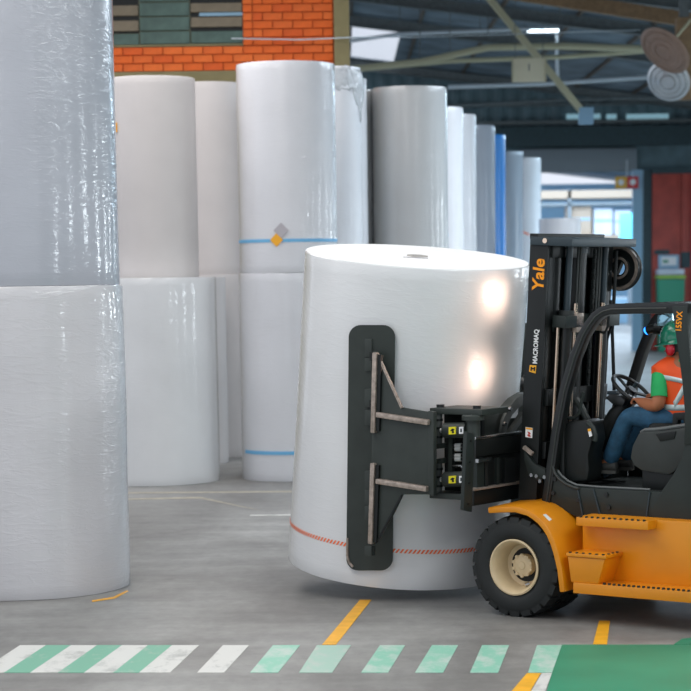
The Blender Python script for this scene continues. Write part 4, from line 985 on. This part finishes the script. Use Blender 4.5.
for y in (352, 400, 485, 535):
    B().prism([ap(x, yy, .13) for x, yy in ((369.5, y), (373, y), (373, y+9), (369.5, y+9))], (0, -.05, 0)).obj('hinge_shade', M['hole_shade'], arm, smooth=0)  # solid near-black blocks standing for shade between the hinge lugs
# pad: curved plate lying on the roll
def pad():
    x0, x1, y0, y1, r = 348.8, 395.3, 325, 570.5, 12
    nx = 18; b = B(); G = []
    e_ = [r*(1-math.cos(k*PI/16)) for k in range(8)]
    YS = [y0+d for d in e_]+[y0+r+(y1-y0-2*r)*k/40 for k in range(41)]+[y1-d for d in reversed(e_)]; ny = len(YS)-1
    for j in range(ny+1):
        y = YS[j]; row = []
        ins = 0
        dyt = min(y-y0, y1-y)
        if dyt < r: ins = r-math.sqrt(max(0, r*r-(r-dyt)**2))
        f = (y-y0)/(y1-y0); sl = -2.6*f
        for i in range(nx+1):
            x = x0+ins+(x1-x0-2*ins)*i/nx+sl
            row.append((FMI @ on_roll(x, y, .012), FMI @ on_roll(x, y, .05)))
        G.append(row)
    for k in (0, 1):
        V = [[b.bm.verts.new(c[k]) for c in row] for row in G]
        if k == 0: V0 = V
        else: V1 = V
        for j in range(ny):
            for i in range(nx): b.bm.faces.new((V[j][i], V[j][i+1], V[j+1][i+1], V[j+1][i]))
    for j in range(ny):
        for i in (0, nx): b.bm.faces.new((V0[j][i], V0[j+1][i], V1[j+1][i], V1[j][i]))
    for i in range(nx):
        for j in (0, ny): b.bm.faces.new((V0[j][i], V0[j][i+1], V1[j][i+1], V1[j][i]))
    return b.obj('clamp_pad', M['clamp_grey'], fk, smooth=40)
pd = pad()
b = B(); b.tube([FMI @ on_roll(x, y, .052) for x, y in ((347.5, 538), (347.2, 556), (349, 562), (353, 567))], .012, 8); b.obj('worn_corner', M['worn'], pd)
# arm base box
BV = -.02
def bp_(x, y, v=0): return sd(x, y, v+BV-AV)
uA = sd(430, 450, BV).x; uB = sd(468, 450, BV).x; uT = sd(482, 450, BV).x
zT, zB_ = sd(431.5, 411.5, BV).z, sd(431.5, 496, BV).z
bxr = B().bb(uT, uA, BV, BV-.42, zT-.02, zT+.03).obj('arm_base', M['clamp_grey'], fk, bevel=.006)
B().bb(uB, uA+.01, BV, BV-.42, zB_-.02, zB_+.03).obj('base_plate', M['clamp_grey'], bxr, bevel=.006)
B().bb(uB, uA, BV-.22, BV-.26, zB_, zT).obj('back_plate', M['black'], bxr, smooth=0)
B().prism([sd(x, y, AV+.005) for x, y in ((428, 411), (433.5, 412), (433.5, 496), (428, 494.5))], (0, -.05, 0)).obj('front_cheek', M['clamp_grey'], bxr, bevel=.004)
for x, y in ((440.5, 409), (477, 407.5)): 
    c = bp_(x, y, AV-.1); B().cyl((c.x, c.y, zT+.03), (c.x, c.y, zT+.055), .035, 12).obj('cap_bolt', M['black_gloss'], bxr)
pu_ = bp_(438.5, 450).x
for ya, yb in ((412, 446), (461, 496)):
    B().cyl(bp_(438.5, ya, AV-.05), bp_(438.5, yb, AV-.05), .032, 14).obj('hinge_pin', M['bracket_grey'], bxr)
    for y in (ya+9, ya+17, ya+26): 
        c = bp_(438.5, y, AV-.05); B().cyl(c, c+Vector((0, 0, .02)), .038, 14).obj('pin_collar', M['black'], bxr)
for y in (447, 462): B().bar(bp_(432, y, AV-.04), bp_(444, y-1.5, AV-.04), .09, .045).obj('pin_bracket', M['clamp_grey'], bxr, bevel=.006)
B().bar(bp_(452, 437, AV-.1), bp_(451, 474, AV-.1), .04, .04, (0, 1, 0)).obj('tie_bar', M['clamp_grey'], bxr, smooth=0)
for y in (430.5, 479.5):
    cy = B().cyl(bp_(445.5, y, AV-.02), bp_(468, y-.5, AV-.02), .066, 24).obj('clamp_cylinder', M['clamp_grey'], bxr, smooth=50)
    B().cyl(bp_(441, y, AV-.02), bp_(446, y, AV-.02), .022, 12).obj('cylinder_eye', M['zinc'], cy)
    y0 = y-3.6
    B().prism([bp_(x, yy, AV+.052) for x, yy in ((448.6, y-3.4), (455.5, y-3.8), (455.5, y+3.6), (448.6, y+4))], (0, -.02, 0)).obj('sticker', M['sticker_yellow'], cy, smooth=0)
    B().prism([bp_(x, yy, AV+.054) for x, yy in ((450, y+.5), (452, y-2), (454.6, y-1.5), (453.6, y+.2), (454, y+2.6), (451.8, y+2.8), (452, y+.8))], (0, -.01, 0)).obj('sticker_hand', M['black'], cy, smooth=0)
    B().prism([bp_(x, yy, AV+.052) for x, yy in ((459, y-3.5), (463, y-3.7), (463, y+3.2), (459, y+3.4))], (0, -.02, 0)).obj('rating_plate', M['white'], cy, smooth=0)
    B().prism([bp_(x, yy, AV+.054) for x, yy in ((460.2, y-1.8), (461.8, y-1.9), (461.8, y+1.6), (460.2, y+1.7))], (0, -.01, 0)).obj('plate_print', M['teal_steel'], cy, smooth=0)
for y in (445.5, 449, 455.8, 459.2):
    B().cyl(bp_(453, y, AV-.08), bp_(468, y-.3, AV-.08), .014, 10).obj('hydraulic_pipe', M['black_gloss'], bxr)
    B().cyl(bp_(455.5, y, AV-.08), bp_(461.5, y-.1, AV-.08), .020, 10).obj('pipe_fitting', M['zinc'], bxr)
B().tube([bp_(x, y, AV-.06) for x, y in ((453, 466), (461, 466), (464, 469))], .012, 8).obj('hydraulic_pipe', M['steel'], bxr)
# pivot post with disc cap and side plate leading to the carriage
c = sd(473, 420, -.05)
pv2 = B().cyl((c.x, c.y, c.z-.2), (c.x, c.y, c.z), .06, 20).obj('pivot_post', M['clamp_grey'], fk)
B().lathe([(0, .045), (.085, .045), (.095, .035), (.095, 0), (0, 0)], 28, Matrix.Translation((c.x, c.y, c.z))).obj('pivot_cap', M['clamp_grey'], pv2)
B().cyl((c.x, c.y, c.z+.045), (c.x, c.y, c.z+.07), .03, 12).obj('cap_bolt', M['steel'], pv2)
B().prism([cu(x, y, .60) for x, y in ((482, 437), (483, 414.5), (504, 410), (498, 436))], (.05, 0, 0)).obj('side_plate', M['clamp_grey'], pv2, bevel=.006)
# mirror-image far arm and pad
b = B(); cR = FMI @ HB
fa = B().prism([mirr(Vector((p.x, p.y, p.z))) for p in [ap(x, y) for x, y in arm_px]], (0, .035, 0)).obj('clamp_arm', M['clamp_grey'], fk, bevel=.006)
fa.location = (0, -.06, 0)
B().prism([mirr(p)+Vector((0, 0, 0)) for p in [ap(x, y, .13) for x, y in ((349, 330), (395, 330), (393, 568), (347, 568))]], (0, .03, 0)).obj('clamp_pad', M['clamp_grey'], fa, bevel=.006)
B().bb(uB, uA, 2*VC-AV-.06, 2*VC-AV+.36, zT-.02, zT+.03).obj('base_plate', M['clamp_grey'], fa, bevel=.006)
B().bb(uB, uA, 2*VC-AV-.06, 2*VC-AV+.36, zB_-.02, zB_+.03).obj('base_plate', M['clamp_grey'], fa, bevel=.006)
# slide beams tying the arm bases to the carriage
for z in (zT-.36, zB_+.25):
    B().bb(.43, .56, -.2, 2*VC+.2, z-.06, z+.06).obj('slide_beam', M['black'], bxr, smooth=0)

# ------------------------------------------------------------------ the driver
def skin_obj(name, verts, edges, radii, m, parent, root=0, sub=2, mats=None):
    me = bpy.data.meshes.new(name); me.from_pydata([tuple(v) for v in verts], edges, []); o = bpy.data.objects.new(name, me); COL.objects.link(o)
    o.modifiers.new('skin', 'SKIN'); s = o.modifiers.new('sub', 'SUBSURF'); s.levels = s.render_levels = sub
    for i, r in enumerate(radii):
        rr = r if isinstance(r, tuple) else (r, r); me.skin_vertices[0].data[i].radius = rr
    me.skin_vertices[0].data[root].use_root = True
    dg = bpy.context.evaluated_depsgraph_get(); dg.update(); nm = bpy.data.meshes.new_from_object(o.evaluated_get(dg)); bpy.data.objects.remove(o); nm.name = name
    return link(name, nm, m, parent, 60)
VL, VR = VD+.17, VD-.17
hip = sd(676, 421, VD+.1); hipc = Vector((hip.x-.04, VD, hip.z+.02))
kL = sd(628, 415.5, VL+.03); aL = sd(609.5, 461, VL); tL = sd(598, 466, VL)
hL = Vector((hip.x-.02, VD+.10, hip.z))
kR = kL+Vector((-.02, -.36, .0)); aR = aL+Vector((.04, -.34, 0)); tR = tL+Vector((.04, -.34, 0)); hR = Vector((hL.x, VD-.10, hL.z))
shc = sd(675.5, 365, VD); spine = hipc.lerp(shc, .5); neck = Vector((shc.x+.01, VD, shc.z+.08)); head = sd(676, 343.5, VD)
sL = sd(659.5, 378, VD+.20); eL = sd(659, 406.5, VD+.25); wL = sd(646, 404, VD+.17); pL = sd(639, 400, VD+.15)
sR = Vector((sL.x, VD-.19, sL.z)); eR = Vector((eL.x+.02, VD-.27, eL.z)); wR = Vector((wL.x, VD-.14, wL.z+.01)); pR = Vector((pL.x+.0, VD-.12, pL.z+.02))
V = [hipc, spine, shc, neck, head-Vector((0, 0, .06)), head+Vector((.01, 0, .06)),
     sL, eL, wL, pL, sR, eR, wR, pR, hL, kL, aL, tL, hR, kR, aR, tR]
Ed = [(0, 1), (1, 2), (2, 3), (3, 4), (4, 5), (2, 6), (6, 7), (7, 8), (8, 9), (2, 10), (10, 11), (11, 12), (12, 13), (0, 14), (14, 15), (15, 16), (16, 17), (0, 18), (18, 19), (19, 20), (20, 21)]
Rd = [.13, .12, .12, .06, .085, .08, .06, .066, .056, .056, .06, .066, .056, .056, .08, .058, .04, .03, .08, .058, .04, .03]
# fingers: each a short chain rooted in the palm, closing round the wheel rim
for (P_, W_, sgn) in ((9, 8, 1), (13, 12, -1)):
    pp, wv = V[P_], V[P_]-V[W_]; fd_ = wv.normalized(); lat = Vector((0, 1, 0))*sgn
    lat = (lat-fd_*lat.dot(fd_)).normalized(); dn = fd_.cross(lat)
    if dn.z > 0: dn = -dn
    for k, (off, ln) in enumerate(((-.026, .055), (-.009, .064), (.009, .06), (.026, .048))):
        b0 = pp+lat*off+fd_*.02; b1 = b0+fd_*ln*.5+dn*.012; b2 = b1+fd_*ln*.1+dn*.03; b3 = b2-fd_*ln*.25+dn*.016
        i0 = len(V); V += [b0, b1, b2, b3]; Ed += [(P_, i0), (i0, i0+1), (i0+1, i0+2), (i0+2, i0+3)]; Rd += [.012, .010, .009, .008]
    t0 = pp-lat*.032-fd_*.01; t1 = t0-lat*.012+fd_*.035+dn*.012; t2 = t1+fd_*.02+dn*.02
    i0 = len(V); V += [t0, t1, t2]; Ed += [(P_, i0), (i0, i0+1), (i0+1, i0+2)]; Rd += [.013, .010, .009]
per = skin_obj('person', [FM @ v for v in V], Ed, Rd, 'skin', None)
tag(per, 'seated driver in orange vest, green shirt, jeans and green helmet steering the forklift', 'person')
def pobj(b, name, m, bevel=0, smooth=60):
    o = b.obj(name, M[m] if isinstance(m, str) else m, per, bevel=bevel, smooth=smooth); o.data.transform(FM); return o
# face: nose, ears, brow side (helmet covers the crown)
pobj(B().lathe([(0, .03), (.012, .02), (.017, .0), (.012, -.012), (0, -.014)], 12, Matrix.Translation(head+Vector((.10, 0, -.02))) @ Matrix.Rotation(.5, 4, 'Y')), 'nose', 'skin')
for s in (1, -1):
    pobj(B().lathe([(0, .008), (.010, .004), (.011, -.004), (0, -.006)], 10, Matrix.Translation(head+Vector((.088, .034*s, .012))) @ Matrix.Rotation(PI/2, 4, 'Y')), 'eye', 'white')
pobj(B().box(head+Vector((.092, 0, -.062)), (.012, .05, .010)), 'mouth', 'sticker_red', .003)
# helmet: dome, brim, ridge, and the ear defenders
hc = head+Vector((-.005, 0, .045))
hm = Matrix.Translation(hc) @ Matrix.Rotation(.10, 4, 'Y') @ Matrix.Diagonal((1.16, 1.0, 1.06, 1))
helmet = pobj(B().lathe([(.135, -.035), (.128, -.03), (.125, .0), (.118, .05), (.095, .095), (.06, .118), (.02, .128), (0, .129)], 36, hm), 'helmet', 'helmet')
def sub(b, name, m, par, bevel=0, smooth=60):
    o = b.obj(name, M[m], par, bevel=bevel, smooth=smooth); o.data.transform(FM); return o
br = B(); br.loft([[hm @ Vector(((.13+k*.05*max(0, math.cos(t)))*math.cos(t), (.13+k*.012)*math.sin(t), -.036-k*.012+zz)) for t in [2*PI*i/32 for i in range(32)]] for k, zz in ((0, 0), (1, 0), (1, .006), (0, .008))], cap=False)
sub(br, 'brim', 'helmet', helmet)
sub(B().tube([hm @ Vector((.13*math.cos(a)*.98, 0, .132*math.sin(a))) for a in [PI*.12+PI*.76*i/10 for i in range(11)]], .012, 8), 'ridge', 'helmet', helmet)
for s in (1, -1):
    c = head+Vector((-.005, .105*s, -.045))
    mu = pobj(B().lathe([(0, .038), (.03, .034), (.042, .018), (.045, 0), (.04, -.015), (0, -.018)], 24, Matrix.Translation(c) @ Matrix.Rotation(-PI/2*s, 4, 'X') @ Matrix.Diagonal((.9, 1.2, 1, 1))), 'ear_defender', 'muff')
    sub(B().lathe([(.03, -.012), (.046, -.012), (.046, -.03), (.03, -.03), (.03, -.012)], 24, Matrix.Translation(c) @ Matrix.Rotation(-PI/2*s, 4, 'X') @ Matrix.Diagonal((.9, 1.2, 1, 1))), 'ear_cushion', 'black', mu)
    sub(B().tube([c+Vector((0, .01*s, .03)), c+Vector((.012, .015*s, .07)), c+Vector((.015, -.0*s, .10))], .008, 8), 'muff_arm', 'charcoal2', mu)
pobj(B().lathe([(.10, -.05), (.105, -.02), (.105, .03), (.09, .06)], 24, Matrix.Translation(head+Vector((-.025, 0, -.015))), a0=PI*.55, a1=PI*1.45), 'hair', 'hair')
# t-shirt sleeves, jeans, shoes
for s, (a, b_) in ((1, (sL, eL)), (-1, (sR, eR))):
    inn = Vector((a.x-.03, VD+.12*s, a.z+.03))
    pobj(B().tube([inn, a, a.lerp(b_, .35), a.lerp(b_, .66)], [.06, .072, .07, .068], 18), 'shirt_sleeve', 'tee')
pobj(B().tube([shc+Vector((.0, 0, .02)), shc+Vector((.008, 0, .075))], [.085, .066], 18), 'shirt_collar', 'tee')
jv = [hipc, hL, hL.lerp(kL, .55), kL, kL.lerp(aL, .5), aL.lerp(kL, -.06), hR, hR.lerp(kR, .55), kR, kR.lerp(aR, .5), aR.lerp(kR, -.06), hipc+Vector((-.01, 0, .13))]
je = [(0, 1), (1, 2), (2, 3), (3, 4), (4, 5), (0, 6), (6, 7), (7, 8), (8, 9), (9, 10), (0, 11)]
skin_obj('jeans', [FM @ v for v in jv], je, [.15, .115, .105, .088, .082, .078, .115, .105, .088, .082, .078, .14], 'jeans', per)
for s, (a, t) in ((1, (aL, tL)), (-1, (aR, tR))):
    d = (t-a); d.z = 0; d = d.normalized(); zz = min(a.z, t.z)-.045
    heel = Vector((a.x, a.y, zz))-d*.075; rings = []
    tilt = Vector((0, 0, 1))*0
    for f, wd, ht in ((0, .030, .075), (.08, .042, .105), (.35, .043, .10), (.62, .048, .065), (.85, .046, .05), (1, .030, .032)):
        c = heel+d*.29*f; L_ = Vector((0, 1, 0))
        rings.append([c+L_*wd*math.cos(q)+Vector((0, 0, ht*.5+ht*.5*math.sin(q))) for q in [2*PI*i/14 for i in range(14)]])
    sh = pobj(B().loft(rings), 'shoe', 'shoe')
    sub(B().loft([[p+Vector((0, 0, -.012)) for p in [heel+d*.29*f+Vector((0, sy*wd*1.02, 0)) for f, wd, sy in ((0, .03, 1), (.3, .044, 1), (.62, .05, 1), (.9, .042, 1), (1, .02, 1), (1, .02, -1), (.9, .042, -1), (.62, .05, -1), (.3, .044, -1), (0, .03, -1))]], [heel+d*.29*f+Vector((0, sy*wd*1.02, .015)) for f, wd, sy in ((0, .03, 1), (.3, .044, 1), (.62, .05, 1), (.9, .042, 1), (1, .02, 1), (1, .02, -1), (.9, .042, -1), (.62, .05, -1), (.3, .044, -1), (0, .03, -1))]]), 'sole', 'sole', sh)
# hi-vis vest with silver bands
vm = bpy.data.materials.new('vest'); vm.use_nodes = True; nt = vm.node_tree; bs = nt.nodes['Principled BSDF']; bs.inputs['Roughness'].default_value = .7
bs.inputs['Base Color'].default_value = (.95, .10, .012, 1)
vr = []
dv = (shc-hipc)
for f, rx, ry, ou in ((-.02, .16, .175, .01), (.15, .165, .185, .01), (.4, .165, .195, .01), (.65, .165, .215, .025), (.85, .155, .24, .04), (.98, .125, .25, .045), (1.08, .085, .17, .03), (1.16, .06, .075, .0)):
    c = hipc+dv*f
    vr.append([c+Vector((ou+rx*math.cos(q), ry*math.sin(q), 0)) for q in [2*PI*i/32 for i in range(32)]])
vest = pobj(B().loft(vr), 'vest', vm, smooth=70)
def vpt(f, q, off=.004):
    fs = (-.02, .15, .4, .65, .85, .98, 1.08, 1.16); RX = (.16, .165, .165, .165, .155, .125, .085, .06); RY = (.175, .185, .195, .215, .24, .25, .17, .075); OU = (.01, .01, .01, .025, .04, .045, .03, 0)
    for i in range(7):
        if fs[i] <= f <= fs[i+1]: break
    k = (f-fs[i])/(fs[i+1]-fs[i]); l = lambda A: A[i]+(A[i+1]-A[i])*k
    return hipc+dv*f+Vector((l(OU)+(l(RX)+off)*math.cos(q), (l(RY)+off)*math.sin(q), 0))
M['silver_band'] = mat('silver_band', (.55, .66, .66), .4, metal=.1)
def vband(path, hw, name='reflective_band'):
    b = B(); prev = None
    for f, q in path:
        a, c = b.bm.verts.new(vpt(f-hw, q)), b.bm.verts.new(vpt(f+hw, q))
        if prev: b.bm.faces.new((prev[0], a, c, prev[1]))
        prev = (a, c)
    o = b.obj(name, M['silver_band'], vest, smooth=60); o.data.transform(FM)
    s = o.modifiers.new('thick', 'SOLIDIFY'); s.thickness = .003
vband([(.22, 2*PI*i/40) for i in range(41)], .055)
vband([(.80-.14*(i/17)**2, PI/2-.25+i*.09) for i in range(0, 18)], .05)
for s in (1, -1): vband([(.27+.45*i/14, PI*(1-s*.5)+s*(.15+i*.075)) for i in range(15)], .06)
